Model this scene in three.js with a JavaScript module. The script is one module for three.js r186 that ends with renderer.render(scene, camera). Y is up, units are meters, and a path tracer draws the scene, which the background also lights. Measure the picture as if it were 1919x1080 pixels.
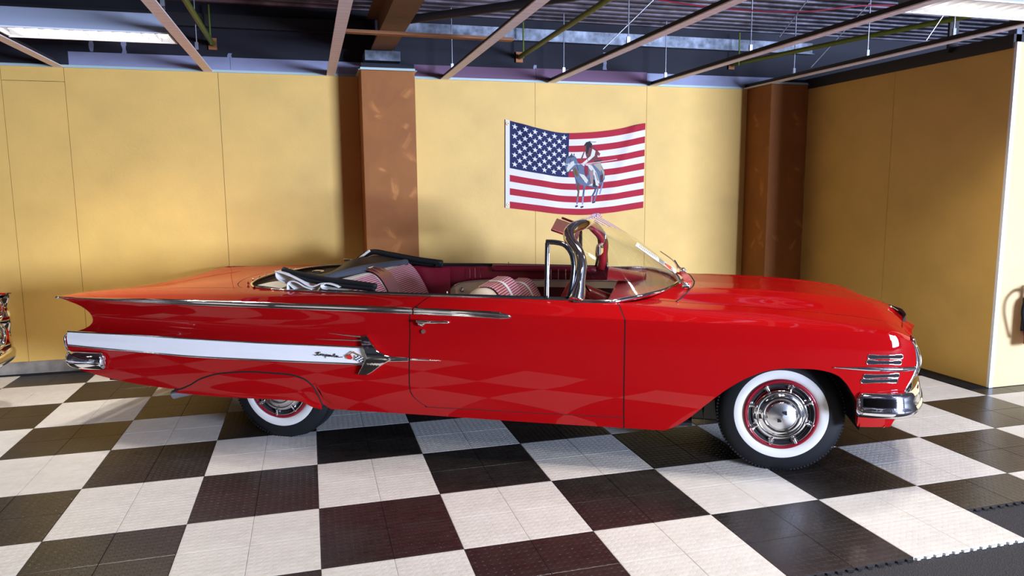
import * as THREE from 'three';
import { mergeGeometries } from 'three/addons/utils/BufferGeometryUtils.js';
import { RoundedBoxGeometry } from 'three/addons/geometries/RoundedBoxGeometry.js';
import { RectAreaLightUniformsLib } from 'three/addons/lights/RectAreaLightUniformsLib.js';

// ---------------------------------------------------------------- camera, sky, exposure
const scene = new THREE.Scene();
const camera = new THREE.PerspectiveCamera(2 * Math.atan(540 / 1370) * 180 / Math.PI, 1919 / 1080, 0.05, 200);
camera.rotation.order = 'YXZ';
camera.position.set(0.014, 1.577, 2.986);
camera.rotation.set(-0.1362, -0.2693, -0.00755);
camera.updateMatrixWorld();
camera.updateProjectionMatrix();
scene.background = new THREE.Color().setRGB(0.56, 0.70, 1.05);
scene.backgroundIntensity = 4.0;
const renderer = new THREE.WebGLRenderer();
renderer.toneMapping = THREE.LinearToneMapping;
renderer.toneMappingExposure = 1.0;
renderer.shadowMap.enabled = true;
RectAreaLightUniformsLib.init();
// daylight of the bright street, through the shop window at the far end of the hall
const daylight = new THREE.RectAreaLight(new THREE.Color().setRGB(0.58, 0.70, 1.0), 215, 3.9, 2.4);
daylight.position.set(8.75, 1.5, 12.12); daylight.rotation.y = 0; daylight.castShadow = true; scene.add(daylight);   // faces -z, into the hall
const TUBE_LIGHT = 12;                                     // candela straight down from one louvered fitting
const TUBE_COLOR = new THREE.Color().setRGB(1.0, 0.92, 0.81);

// ---------------------------------------------------------------- helpers
const V = (x, y, z) => new THREE.Vector3(x, y, z);
let seed = 7;
const rnd = () => { seed = (seed * 16807) % 2147483647; return seed / 2147483647; };
const rr = (a, b) => a + (b - a) * rnd();
const clamp = (x, a = 0, b = 1) => Math.min(b, Math.max(a, x));
const sstep = (a, b, x) => { const t = clamp((x - a) / (b - a)); return t * t * (3 - 2 * t); };
const lerp = (a, b, t) => a + (b - a) * t;
const taken = {};
const numbered = (n) => { taken[n] = (taken[n] ?? -1) + 1; return taken[n] ? n + '_' + String(taken[n]).padStart(3, '0') : n; };
function shade(o) { o.traverse((m) => { if (m.isMesh) { m.castShadow = true; m.receiveShadow = true; } }); return o; }
function part(name, geo, mat, parent, label) {
  if (Array.isArray(geo)) geo = mergeGeometries(geo.map((g) => clean(g)));
  const m = new THREE.Mesh(geo, mat); m.name = name; m.castShadow = m.receiveShadow = true; parent.add(m);
  if (label) m.userData.label = label;
  return m;
}
function clean(g) {
  g = g.index ? g.toNonIndexed() : g.clone();
  for (const k of Object.keys(g.attributes)) if (!['position', 'normal', 'uv'].includes(k)) g.deleteAttribute(k);
  if (!g.attributes.uv) g.setAttribute('uv', new THREE.BufferAttribute(new Float32Array(g.attributes.position.count * 2), 2));
  if (!g.attributes.normal) g.computeVertexNormals();
  return g;
}
function thing(name, label, category, pos = [0, 0, 0], turn = 0, group) {
  const o = new THREE.Group(); o.name = numbered(name); o.position.set(...pos); o.rotation.y = turn; scene.add(o);
  o.userData = { label, category }; if (group) o.userData.group = group;
  return o;
}
function struct(name, label, category, geo, mat) {
  const o = geo ? part(name, geo, mat, scene) : new THREE.Group();
  if (!geo) { o.name = name; scene.add(o); }
  o.userData = { kind: 'structure', label, category };
  return o;
}
const box = (x0, x1, y0, y1, z0, z1) => new THREE.BoxGeometry(x1 - x0, y1 - y0, z1 - z0).translate((x0 + x1) / 2, (y0 + y1) / 2, (z0 + z1) / 2);
const rbox = (w, h, d, r, x = 0, y = 0, z = 0) => new RoundedBoxGeometry(w, h, d, 2, Math.min(r, w / 2.01, h / 2.01, d / 2.01)).translate(x, y, z);
function tube(pts, r, n = 40, k = 8, closed = false) {
  const c = new THREE.CatmullRomCurve3(pts.map((p) => p.isVector3 ? p : V(...p)), closed, 'centripetal');
  return new THREE.TubeGeometry(c, n, r, k, closed);
}
function rod(a, b, r, k = 8) { return tube([a, b], r, 1, k); }
function capsTube(pts, r, n = 40, k = 10) {                // a tube with a radius function and closed ends
  const c = new THREE.CatmullRomCurve3(pts.map((p) => V(...p)), false, 'centripetal');
  const rf = typeof r === 'function' ? r : () => r;
  const fr = c.computeFrenetFrames(n, false), pos = [], idx = [];
  for (let i = 0; i <= n; i++) {
    const P = c.getPointAt(i / n), R = rf(i / n);
    for (let j = 0; j < k; j++) {
      const a = j / k * Math.PI * 2, q = P.clone().addScaledVector(fr.normals[i], Math.cos(a) * R).addScaledVector(fr.binormals[i], Math.sin(a) * R);
      pos.push(q.x, q.y, q.z);
    }
  }
  for (let i = 0; i < n; i++) for (let j = 0; j < k; j++) {
    const a = i * k + j, b = i * k + (j + 1) % k, d = a + k, e = b + k;
    idx.push(a, b, d, b, e, d);
  }
  for (const i of [0, n]) {
    const P = c.getPointAt(i / n), m = pos.length / 3; pos.push(P.x, P.y, P.z);
    for (let j = 0; j < k; j++) { const a = i * k + j, b = i * k + (j + 1) % k; i ? idx.push(a, b, m) : idx.push(b, a, m); }
  }
  const g = new THREE.BufferGeometry(); g.setAttribute('position', new THREE.Float32BufferAttribute(pos, 3)); g.setIndex(idx); g.computeVertexNormals();
  return g;
}
function grid(nu, nv, f, uvf) {                            // surface from f(u, v) -> [x, y, z]
  const pos = [], uv = [], idx = [];
  for (let i = 0; i <= nu; i++) for (let j = 0; j <= nv; j++) {
    const p = f(i / nu, j / nv); pos.push(...p); const t = uvf ? uvf(i / nu, j / nv, p) : [i / nu, j / nv]; uv.push(...t);
  }
  for (let i = 0; i < nu; i++) for (let j = 0; j < nv; j++) {
    const a = i * (nv + 1) + j, b = a + 1, c = a + nv + 1, d = c + 1; idx.push(a, c, b, b, c, d);
  }
  const g = new THREE.BufferGeometry();
  g.setAttribute('position', new THREE.Float32BufferAttribute(pos, 3)); g.setAttribute('uv', new THREE.Float32BufferAttribute(uv, 2));
  g.setIndex(idx); g.computeVertexNormals(); return g;
}
function mirrorZ(g) {
  g = g.clone(); const p = g.attributes.position; for (let i = 0; i < p.count; i++) p.setZ(i, -p.getZ(i));
  if (g.index) { const a = g.index.array; for (let i = 0; i < a.length; i += 3) { const t = a[i]; a[i] = a[i + 1]; a[i + 1] = t; } g.index.needsUpdate = true; }
  else { g = clean(g); const q = g.attributes.position, u = g.attributes.uv; for (let i = 0; i < q.count; i += 3) for (const [at, n] of [[q, 3], [u, 2]]) for (let k = 0; k < n; k++) { const t = at.array[i * n + k]; at.array[i * n + k] = at.array[(i + 1) * n + k]; at.array[(i + 1) * n + k] = t; } }
  g.computeVertexNormals(); return g;
}
function pchip(pts) {                                      // monotone cubic through [x, y] pairs
  const x = pts.map((p) => p[0]), y = pts.map((p) => p[1]), n = x.length, d = [], m = new Array(n).fill(0);
  for (let i = 0; i < n - 1; i++) d.push((y[i + 1] - y[i]) / (x[i + 1] - x[i]));
  m[0] = d[0]; m[n - 1] = d[n - 2];
  for (let i = 1; i < n - 1; i++) m[i] = d[i - 1] * d[i] <= 0 ? 0 : 2 * d[i - 1] * d[i] / (d[i - 1] + d[i]);
  return (t) => {
    if (t <= x[0]) return y[0]; if (t >= x[n - 1]) return y[n - 1];
    let i = 0; while (t > x[i + 1]) i++;
    const h = x[i + 1] - x[i], s = (t - x[i]) / h, s2 = s * s, s3 = s2 * s;
    return (2 * s3 - 3 * s2 + 1) * y[i] + (s3 - 2 * s2 + s) * h * m[i] + (3 * s2 - 2 * s3) * y[i + 1] + (s3 - s2) * h * m[i + 1];
  };
}
const hash = (x, y) => { const s = Math.sin(x * 127.1 + y * 311.7) * 43758.5453; return s - Math.floor(s); };
function vnoise(x, y, p) {
  const xi = Math.floor(x), yi = Math.floor(y), f = x - xi, g = y - yi, w = (a) => p ? ((a % p) + p) % p : a;
  const u = f * f * (3 - 2 * f), v = g * g * (3 - 2 * g);
  return lerp(lerp(hash(w(xi), w(yi)), hash(w(xi + 1), w(yi)), u), lerp(hash(w(xi), w(yi + 1)), hash(w(xi + 1), w(yi + 1)), u), v);
}
const fbm = (x, y, p, o = 4) => { let a = 0, s = 0.5, q = p; for (let i = 0; i < o; i++) { a += s * vnoise(x, y, q); x *= 2; y *= 2; if (q) q *= 2; s *= 0.5; } return a; };
function dataTex(n, f, srgb) {                             // tiling texture from f(u, v) -> [r, g, b] in 0..1
  const d = new Uint8Array(n * n * 4);
  for (let j = 0; j < n; j++) for (let i = 0; i < n; i++) { const c = f(i / n, j / n), k = (j * n + i) * 4; d[k] = c[0] * 255; d[k + 1] = c[1] * 255; d[k + 2] = c[2] * 255; d[k + 3] = 255; }
  const t = new THREE.DataTexture(d, n, n); t.wrapS = t.wrapT = THREE.RepeatWrapping; t.magFilter = THREE.LinearFilter; t.minFilter = THREE.LinearMipmapLinearFilter; t.generateMipmaps = true;
  if (srgb) t.colorSpace = THREE.SRGBColorSpace; t.needsUpdate = true; return t;
}
function canvasTex(w, h, draw) {
  const c = document.createElement('canvas'); c.width = w; c.height = h; draw(c.getContext('2d'), w, h);
  const t = new THREE.CanvasTexture(c); t.colorSpace = THREE.SRGBColorSpace; return t;
}
const rep = (t, x, y) => { const c = t.clone(); c.repeat.set(x, y); c.wrapS = c.wrapT = THREE.RepeatWrapping; c.needsUpdate = true; return c; };
const std = (o) => new THREE.MeshStandardMaterial({ side: THREE.DoubleSide, ...o });
const phy = (o) => new THREE.MeshPhysicalMaterial({ side: THREE.DoubleSide, ...o });
const lin = (r, g, b) => new THREE.Color().setRGB(r, g, b);
function uvBox(g, s = 1) {                                 // uv in metres, by the dominant axis of each face
  g = g.index ? g.toNonIndexed() : g; const p = g.attributes.position, n = g.attributes.normal, uv = [];
  for (let i = 0; i < p.count; i++) {
    const ax = Math.abs(n.getX(i)), ay = Math.abs(n.getY(i)), az = Math.abs(n.getZ(i));
    if (az >= ax && az >= ay) uv.push(p.getX(i) * s, p.getY(i) * s); else if (ax >= ay) uv.push(p.getZ(i) * s, p.getY(i) * s); else uv.push(p.getX(i) * s, p.getZ(i) * s);
  }
  g.setAttribute('uv', new THREE.Float32BufferAttribute(uv, 2)); return g;
}

// ---------------------------------------------------------------- materials of the room
const paintNoise = dataTex(256, (u, v) => { const a = 0.93 + 0.07 * fbm(u * 6, v * 6, 6) * 1.6 - 0.03; return [clamp(a), clamp(a), clamp(a)]; }, true);
const peel = dataTex(256, (u, v) => { const a = fbm(u * 40, v * 40, 40, 3); return [a, a, a]; });
const M = {};
M.yellow = std({ color: lin(0.77, 0.475, 0.115), roughness: 0.62, map: rep(paintNoise, 0.6, 0.6), bumpMap: rep(peel, 1.5, 1.5), bumpScale: 0.0006 });
M.pale = std({ color: lin(0.66, 0.47, 0.22), roughness: 0.62, map: rep(paintNoise, 0.6, 0.6) });
M.brown = std({
  color: 0xffffff, roughness: 0.75, map: canvasTex(512, 1024, (c, w, h) => {
    c.fillStyle = '#91561f'; c.fillRect(0, 0, w, h); seed = 31;
    for (let i = 0; i < 260; i++) { c.fillStyle = `rgba(${rnd() < 0.5 ? '134,76,26' : '160,98,42'},0.10)`; c.beginPath(); c.ellipse(rnd() * w, rnd() * h, rr(10, 60), rr(20, 90), rnd() * 3, 0, 7); c.fill(); }
    for (let i = 0; i < 34; i++) {                           // scuffs through to a lighter coat
      const x = rnd() * w, y = rnd() * h, a = rr(-1.1, 1.1), l = rr(15, 70);
      for (let k = 0; k < 14; k++) { c.strokeStyle = `rgba(200,130,64,${rr(0.04, 0.16)})`; c.lineWidth = rr(2, 12); const o = rr(-14, 14); c.beginPath(); c.moveTo(x + o, y + o * 0.4); c.lineTo(x + o + Math.sin(a) * l * rr(0.5, 1), y - Math.cos(a) * l * rr(0.5, 1)); c.stroke(); }
    }
  })
});
M.navy = std({ color: lin(0.012, 0.012, 0.02), roughness: 0.8 });
M.purple = std({ color: lin(0.16, 0.075, 0.13), roughness: 0.7 });
M.bluegrey = std({ color: lin(0.30, 0.32, 0.46), roughness: 0.7, map: rep(paintNoise, 1.2, 3) });
M.trimgreen = std({ color: lin(0.42, 0.52, 0.48), roughness: 0.5 });
M.bar = std({ color: lin(0.94, 0.86, 0.85), roughness: 0.55, map: rep(paintNoise, 1, 4) });
M.black = phy({ color: lin(0.008, 0.008, 0.010), roughness: 0.8, specularIntensity: 0.4 });
M.carpet = std({ color: lin(0.035, 0.033, 0.036), roughness: 0.95, bumpMap: rep(peel, 6, 6), bumpScale: 0.004 });
M.concrete = std({ color: 0xffffff, roughness: 0.9, map: dataTex(256, (u, v) => { const a = 0.30 + 0.38 * fbm(u * 9, v * 9, 9); return [a, a * 0.93, a * 0.84]; }, true) });
M.galv = std({ color: lin(0.34, 0.38, 0.46), roughness: 0.42, metalness: 0.6, map: rep(dataTex(256, (u, v) => { const a = 0.42 + 0.6 * fbm(u * 14, v * 14, 14); return [clamp(a), clamp(a), clamp(a)]; }, true), 1.2, 1.2) });
M.deck = std({ color: lin(0.40, 0.40, 0.46), roughness: 0.45, metalness: 0.4, map: rep(dataTex(256, (u, v) => { const a = 0.35 + 0.75 * fbm(u * 10, v * 10, 10); return [clamp(a), clamp(a * 0.96), clamp(a * 0.98)]; }, true), 0.8, 0.8) });
M.rust = std({ color: lin(0.20, 0.115, 0.06), roughness: 0.75, map: rep(paintNoise, 2, 2) });
M.greenpipe = std({ color: lin(0.13, 0.19, 0.015), roughness: 0.5 });
M.wood = std({ color: 0xffffff, roughness: 0.7, map: dataTex(256, (u, v) => { const a = 0.5 + 0.28 * fbm(u * 2, v * 40, 0) + 0.1 * Math.sin(v * 70 + 4 * fbm(u * 3, v * 3, 3)); return [clamp(a * 0.95), clamp(a * 0.6), clamp(a * 0.34)]; }, true) });
M.darksteel = std({ color: lin(0.03, 0.028, 0.03), roughness: 0.55, metalness: 0.3 });
M.zinc = std({ color: lin(0.5, 0.52, 0.58), roughness: 0.35, metalness: 0.9 });
M.redwire = std({ color: lin(0.45, 0.02, 0.06), roughness: 0.5 });
M.white = std({ color: lin(0.78, 0.78, 0.76), roughness: 0.5 });
M.darkwall = std({ color: lin(0.04, 0.032, 0.026), roughness: 0.8 });

// ---------------------------------------------------------------- floor
const coin = dataTex(512, (u, v) => {                       // raised round studs, nine to a tile side
  const n = 9, a = (u * n) % 1 - 0.5, b = (v * n) % 1 - 0.5, r = Math.hypot(a, b); const h = 1 - sstep(0.30, 0.36, r); return [h, h, h];
});
const scuffW = dataTex(256, (u, v) => { const a = 0.94 + 0.06 * fbm(u * 8, v * 8, 8) * 1.5; return [clamp(a), clamp(a * 0.995), clamp(a * 0.98)]; }, true);
const scuffB = dataTex(256, (u, v) => { const a = 0.7 + 0.3 * fbm(u * 7, v * 7, 7) * 1.6; return [clamp(a), clamp(a), clamp(a)]; }, true);
M.tileWhite = std({ color: lin(0.76, 0.75, 0.735), roughness: 0.38, map: scuffW, bumpMap: coin, bumpScale: 0.0006 });
M.tileBlack = std({ color: lin(0.024, 0.021, 0.020), roughness: 0.30, map: scuffB, bumpMap: coin, bumpScale: 0.0009 });
const floor = struct('floor', 'black and white checkered floor of interlocking studded tiles on dark carpet', 'floor');
part('carpet', uvBox(box(-7.2, 12.2, -0.12, -0.014, -4.3, 12.2)), M.carpet, floor);
{
  const h = 0.305 / 2, a = h - 0.0006, b = h - 0.0022, t = 0.0, c = -0.0016, d = -0.014, pos = [], uv = [];
  const ring = (r, y) => [[-r, y, -r], [r, y, -r], [r, y, r], [-r, y, r]];
  const T = ring(b, t), C = ring(a, c), D = ring(a, d);
  const quad = (p, q, r, s) => { for (const k of [p, q, r, p, r, s]) { pos.push(...k); uv.push(k[0] / 0.305 + 0.5, k[2] / 0.305 + 0.5); } };
  quad(T[3], T[2], T[1], T[0]);
  for (let i = 0; i < 4; i++) { const j = (i + 1) % 4; quad(T[i], T[j], C[j], C[i]); quad(C[i], C[j], D[j], D[i]); }
  const g = new THREE.BufferGeometry(); g.setAttribute('position', new THREE.Float32BufferAttribute(pos, 3)); g.setAttribute('uv', new THREE.Float32BufferAttribute(uv, 2)); g.computeVertexNormals();
  const list = [];
  for (let i = -16; i < 24; i++) for (let j = -2; j < 14; j++) {
    const x = (i + 0.5) * 0.305, z = -(j + 0.5) * 0.305, I = Math.floor(i / 2), J = Math.floor(j / 2);
    if (i >= 10 && j < -1) continue;
    if (i >= 16 && j >= 5) continue;
    let sz = 1, zz = z; if (j === 13) { sz = 0.5; zz = z + 0.305 * 0.25; } else if (i >= 16 && j === 4) { sz = 0.45; zz = z + 0.305 * 0.275; }
    const p = V(x, 0, z).project(camera), vis = Math.abs(p.x) < 1.06 && Math.abs(p.y) < 1.1 && V(x, 0, z).distanceTo(camera.position) < 9;
    list.push({ x, z: zz, sz, white: (((I + J) % 2) + 2) % 2 === 1, d: V(x, 0, z).distanceTo(camera.position) + (vis ? 0 : 100) });
  }
  list.sort((p, q) => p.d - q.d);
  const rest = { w: [], b: [] };
  list.forEach((t, k) => {
    if (k < 300) { const m = part('floor_tile', g, t.white ? M.tileWhite : M.tileBlack, floor); m.position.set(t.x, 0, t.z); m.scale.z = t.sz; }
    else rest[t.white ? 'w' : 'b'].push(g.clone().scale(1, 1, t.sz).translate(t.x, 0, t.z));
  });
  for (const [k, m] of [['w', M.tileWhite], ['b', M.tileBlack]]) { const o = part('floor_tiles', rest[k], m, floor); o.userData.kind = 'stuff'; }
  const loops = [], loopsW = [];                             // connector loops along the open edge
  for (let k = 0; k < 160; k++) {
    const x = -3 + k * 0.05; const w = [0.03, 0.018, 0.022][k % 3];
    const gg = box(x, x + w, -0.012, -0.003, 0.61, 0.621);
    const sq = Math.floor(x / 0.61); if (x < 3.05) ((((sq - 1) % 2) + 2) % 2 === 1 ? loopsW : loops).push(gg);
    else loops.push(gg.translate(0, 0, -0.305));
  }
  part('edge_connectors', loops, M.tileBlack, floor).userData.kind = 'stuff';
  part('edge_connectors', loopsW, M.tileWhite, floor).userData.kind = 'stuff';
}
// ---------------------------------------------------------------- walls
const WT = 2.61, ZB = -4.13, XS = 5.07, ZS = -1.37, ZC = -3.70;
const wallBack = struct('wall_back', 'yellow painted panel wall behind the red convertible', 'wall');
part('core', box(-7.3, 12.35, -0.1, 3.35, -4.34, ZB - 0.02), M.navy, wallBack);
{
  const seams = [-7.2, -6.03, -4.81, -3.6, -2.387, -1.92, -0.707, 0.51, 1.0, 2.231, 3.443, 4.66], g = 0.0018;
  for (let k = 0; k < seams.length - 1; k++) {
    const x0 = seams[k] + g, x1 = seams[k + 1] - g;
    if (k === 4) { part('wall_panel', uvBox(box(x0, x1, 0.11, 2.49, ZB - 0.02, ZB)), M.yellow, wallBack); part('wall_panel', uvBox(box(x0, x1, 2.4935, WT, ZB - 0.02, ZB)), M.yellow, wallBack); }
    else part('wall_panel', uvBox(box(x0, x1, 0.11, WT, ZB - 0.02, ZB)), M.yellow, wallBack);
  }
  for (const [x0, x1, m] of [[-7.2, -1.88, M.navy], [-1.878, -0.6, M.bluegrey], [-0.597, 0.60, M.bluegrey], [1.0, 2.24, M.purple], [2.243, 3.44, M.purple], [3.443, 5.1, M.bluegrey]])
    part('upper_panel', uvBox(box(x0, x1, WT + 0.004, 2.745 + (hash(x0, 1) - 0.5) * 0.012, ZB - 0.02, ZB - 0.004)), m, wallBack);
  // ragged joint compound lines on the dark upper wall
  seed = 5;
  for (const [x, y0, y1] of [[-1.70, 2.75, 2.98], [-1.45, 2.74, 2.9], [2.24, 2.62, 2.78], [2.98, 2.76, 2.93], [-0.6, 2.62, 2.78]]) {
    const s = new THREE.Shape(); s.moveTo(x - 0.012, y0); for (let k = 0; k <= 8; k++) s.lineTo(x - 0.01 - rr(0, 0.014), lerp(y0, y1, k / 8)); for (let k = 8; k >= 0; k--) s.lineTo(x + 0.01 + rr(0, 0.014), lerp(y0, y1, k / 8));
    part('joint_compound', new THREE.ExtrudeGeometry(s, { depth: 0.002, bevelEnabled: false }).translate(0, 0, ZB - 0.02), M.bluegrey, wallBack);
  }
  part('wall_angle', [box(-7.2, 0.5, WT - 0.002, WT + 0.022, ZB - 0.003, ZB + 0.001), box(-7.2, 0.5, WT - 0.002, WT, ZB, ZB + 0.02), box(0.99, 4.63, WT - 0.002, WT + 0.022, ZB - 0.003, ZB + 0.001), box(0.99, 4.63, WT - 0.002, WT, ZB, ZB + 0.02)], M.trimgreen, wallBack);
}
struct('baseboard_back', 'low grey concrete kerb along the foot of the back wall', 'kerb', uvBox(box(-7.2, 4.63, -0.014, 0.112, ZB - 0.02, ZB + 0.012)), M.concrete);
struct('trim_1', 'black rubber strip on the floor along the back wall', 'trim', box(-7.2, 4.63, -0.014, 0.006, ZB + 0.012, ZB + 0.062), M.black);
function pier(name, label, x0, x1, yTop) {
  const o = struct(name, label, 'pillar');
  const g = new RoundedBoxGeometry(x1 - x0, WT, ZC - (ZB - 0.02), 2, 0.006).translate((x0 + x1) / 2, WT / 2, (ZC + ZB - 0.02) / 2);
  const h = clean(g), p = h.attributes.position, uv = h.attributes.uv, n = h.attributes.normal;
  for (let i = 0; i < p.count; i++) uv.setXY(i, (Math.abs(n.getX(i)) > 0.7 ? p.getZ(i) : p.getX(i)) * 0.9 + x0, p.getY(i) / 2.61);
  part('pillar_body', h, M.brown, o);
  part('cap_angle', [box(x0 - 0.004, x1 + 0.004, WT, WT + 0.022, ZC - 0.004, ZC + 0.001), box(x0 - 0.02, x1 + 0.02, WT, WT + 0.003, ZB, ZC + 0.016)], M.trimgreen, o);
  part('cap_block', box(x0 + 0.004, x1 - 0.004, WT + 0.004, yTop, ZB, ZC - 0.006), M.navy, o);
  return o;
}
M.brown.map.wrapS = M.brown.map.wrapT = THREE.RepeatWrapping;
pier('wall_pillar_1', 'scuffed brown painted pillar against the yellow wall left of the flag', 0.505, 0.977, 2.67);
pier('wall_pillar_2', 'brown painted corner pillar right of the flag beside the dark orange wall', 4.625, XS, 2.66);
const wallRight = struct('wall_right', 'dark orange side wall in shade right of the corner pillar', 'wall');
part('wall_panel', uvBox(box(XS, XS + 0.10, 0, WT, ZC - 0.6, -2.532)), M.yellow, wallRight);
part('wall_panel', uvBox(box(XS, XS + 0.10, 0, WT, -2.528, ZS - 0.021)), M.yellow, wallRight);
part('top_track', [box(XS - 0.012, XS + 0.10, WT - 0.04, WT + 0.06, ZC - 0.4, ZS - 0.02)], M.darksteel, wallRight);
const wallPier = struct('wall_front_right', 'pale yellow wall facing the room at the right edge', 'wall');
part('wall_panel', uvBox(box(XS + 0.001, 12.2, 0.0, WT, ZS - 0.02, ZS)), M.pale, wallPier);
part('corner_bead', box(XS - 0.003, XS + 0.034, 0.0, WT, ZS - 0.02, ZS + 0.004), M.white, wallPier);
part('steel_post', box(XS + 0.01, XS + 0.06, WT, 3.2, ZS - 0.09, ZS - 0.02), M.galv, wallPier);
struct('trim_2', 'black rubber strip on the floor along the right side wall', 'trim', [box(4.885, XS, -0.014, 0.004, ZC, ZS + 0.002), box(4.885, 7, -0.014, 0.002, ZS + 0.001, ZS + 0.010)], M.black);
// the rest of the hall, behind and beside the camera
const wallLeft = struct('wall_left', 'dark side wall of the hall beyond the left edge', 'wall', uvBox(box(-7.35, -7.2, -0.1, 3.4, -4.3, 12.2)), M.darkwall);
const wallEast = struct('wall_far_right', 'dark wall of the hall beyond the right edge', 'wall', uvBox(box(12.2, 12.35, -0.1, 3.4, -4.3, 12.2)), M.darkwall);
const wallFront = struct('wall_front', 'dark front wall with a shop window behind the camera', 'wall');
part('wall_panel', [box(-7.35, 6.8, -0.1, 3.4, 12.2, 12.35), box(10.7, 12.35, -0.1, 3.4, 12.2, 12.35), box(6.8, 10.7, -0.1, 0.3, 12.2, 12.35), box(6.8, 10.7, 2.7, 3.4, 12.2, 12.35)], M.darkwall, wallFront);
struct('window_1', 'shop window frame behind the camera', 'window', [box(6.8, 10.7, 0.3, 0.36, 12.22, 12.3), box(6.8, 10.7, 2.64, 2.7, 12.22, 12.3), box(6.8, 6.86, 0.3, 2.7, 12.22, 12.3), box(10.64, 10.7, 0.3, 2.7, 12.22, 12.3), box(8.72, 8.78, 0.3, 2.7, 12.22, 12.3)], M.darksteel);
struct('pavement', 'grey concrete pavement outside the shop window', 'pavement', uvBox(box(-20, 40, -0.3, -0.1, 12.35, 40), 0.5), M.concrete);
// ---------------------------------------------------------------- roof
{
  const ceil = struct('ceiling', 'galvanized corrugated metal roof deck over the hall', 'ceiling');
  const pts = [], P = 0.152; for (let z = -4.3; z < 12.2; z += P) pts.push([z, 3.20], [z + 0.05, 3.20], [z + 0.07, 3.24], [z + 0.132, 3.24]);
  const g = new THREE.BufferGeometry(), pos = [], uv = [];
  for (let i = 0; i < pts.length - 1; i++) { const [a, ya] = pts[i], [b, yb] = pts[i + 1]; for (const [x, y, z] of [[-7.3, ya, a], [12.3, ya, a], [12.3, yb, b], [-7.3, ya, a], [12.3, yb, b], [-7.3, yb, b]]) { pos.push(x, y, z); uv.push(x, z); } }
  g.setAttribute('position', new THREE.Float32BufferAttribute(pos, 3)); g.setAttribute('uv', new THREE.Float32BufferAttribute(uv, 2)); g.computeVertexNormals();
  part('corrugated_deck', g, M.deck, ceil);
  part('roof_slab', box(-7.35, 12.35, 3.26, 3.4, -4.34, 12.35), M.navy, ceil);
}
{
  const j1 = struct('roof_joist_1', 'galvanized steel joist along the top of the back wall right of the beam', 'joist');
  part('web', uvBox(box(0.86, 5.4, 3.0, 3.115, ZB + 0.02, ZB + 0.024)), M.galv, j1);
  part('flange', uvBox(box(0.86, 5.4, 2.995, 3.0, ZB + 0.0, ZB + 0.06)), M.galv, j1);
  const j2 = struct('roof_joist_2', 'dark steel joist along the top of the back wall left of the beam', 'joist');
  part('web', uvBox(box(-7.2, 0.58, 2.99, 3.10, ZB + 0.02, ZB + 0.024)), M.darksteel, j2);
  part('flange', uvBox(box(-7.2, 0.58, 2.985, 2.99, ZB, ZB + 0.06)), M.darksteel, j2);
  const b = struct('roof_beam', 'rusty brown steel beam running from the brown pillar towards the viewer', 'beam');
  part('bottom_flange', uvBox(box(0.605, 0.80, 2.79, 2.804, -4.1, 7.2)), M.rust, b);
  part('web', uvBox(box(0.70, 0.71, 2.80, 3.13, -4.1, 7.2)), M.rust, b);
  part('top_flange', uvBox(box(0.605, 0.80, 3.125, 3.14, -4.1, 7.2)), M.rust, b);
  part('bearing_plate', [uvBox(box(0.55, 0.86, 2.70, 2.785, ZC - 0.32, ZC - 0.05)), box(0.79, 0.80, 2.785, 2.86, ZC - 0.2, ZC - 0.05)], M.galv, b);
}
// suspended-ceiling rails
const railX = [-1.953, -0.783, 0.264, 1.322, 2.398, 3.500, 4.605];
const railWhere = ['at the left edge beside the lit fluorescent light', 'crossing the end of the lit fluorescent light', 'left of the rusty roof beam', 'carrying the end of the wooden plank', 'above the flag', 'ending above the right part of the flag wall', 'nearest the dark orange side wall'];
railX.forEach((x, k) => {
  const o = thing('ceiling_rail', 'pale painted metal ceiling rail ' + railWhere[k], 'ceiling rail', [x, WT, ZB], 0, 'suspended ceiling rails');
  part('flange', uvBox(box(-0.038, 0.038, 0, 0.008, 0.002, 10)), M.bar, o);
  part('web', box(-0.012, 0.012, 0.008, 0.045, 0.002, 10), M.darksteel, o);
});
const rodLabel = ['hanger rod near the plank end close to the back wall', 'hanger rod above the flag close to the back wall', 'hanger rod above the flag further from the back wall', 'hanger rod right of the flag close to the back wall', 'hanger rod right of the flag further from the wall', 'hanger rod nearest the corner pillar over the side wall', 'middle hanger rod over the dark orange side wall', 'hanger rod over the side wall nearest the right ceiling light', 'hanger rod near the end of the lit ceiling light', 'hanger rod on the rail below the lit ceiling light end', 'hanger rod left of the rusty beam'];
[[3, -3.828], [4, -3.81], [4, -2.34], [5, -3.876], [5, -2.4], [6, -3.347], [6, -2.368], [6, -1.504], [1, -3.3], [1, -1.9], [2, -2.3]].forEach(([k, z], i) => {
  const o = thing('hanger_rod', rodLabel[i], 'rod', [railX[k] + 0.02, 2.66, z], 0, 'ceiling hanger rods');
  part('rod', rod([0, 0, 0], [0.0, 0.55, 0], 0.005, 6), M.zinc, o); part('clip', box(-0.012, 0.012, -0.005, 0.05, -0.008, 0.008), M.zinc, o);
});
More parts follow.
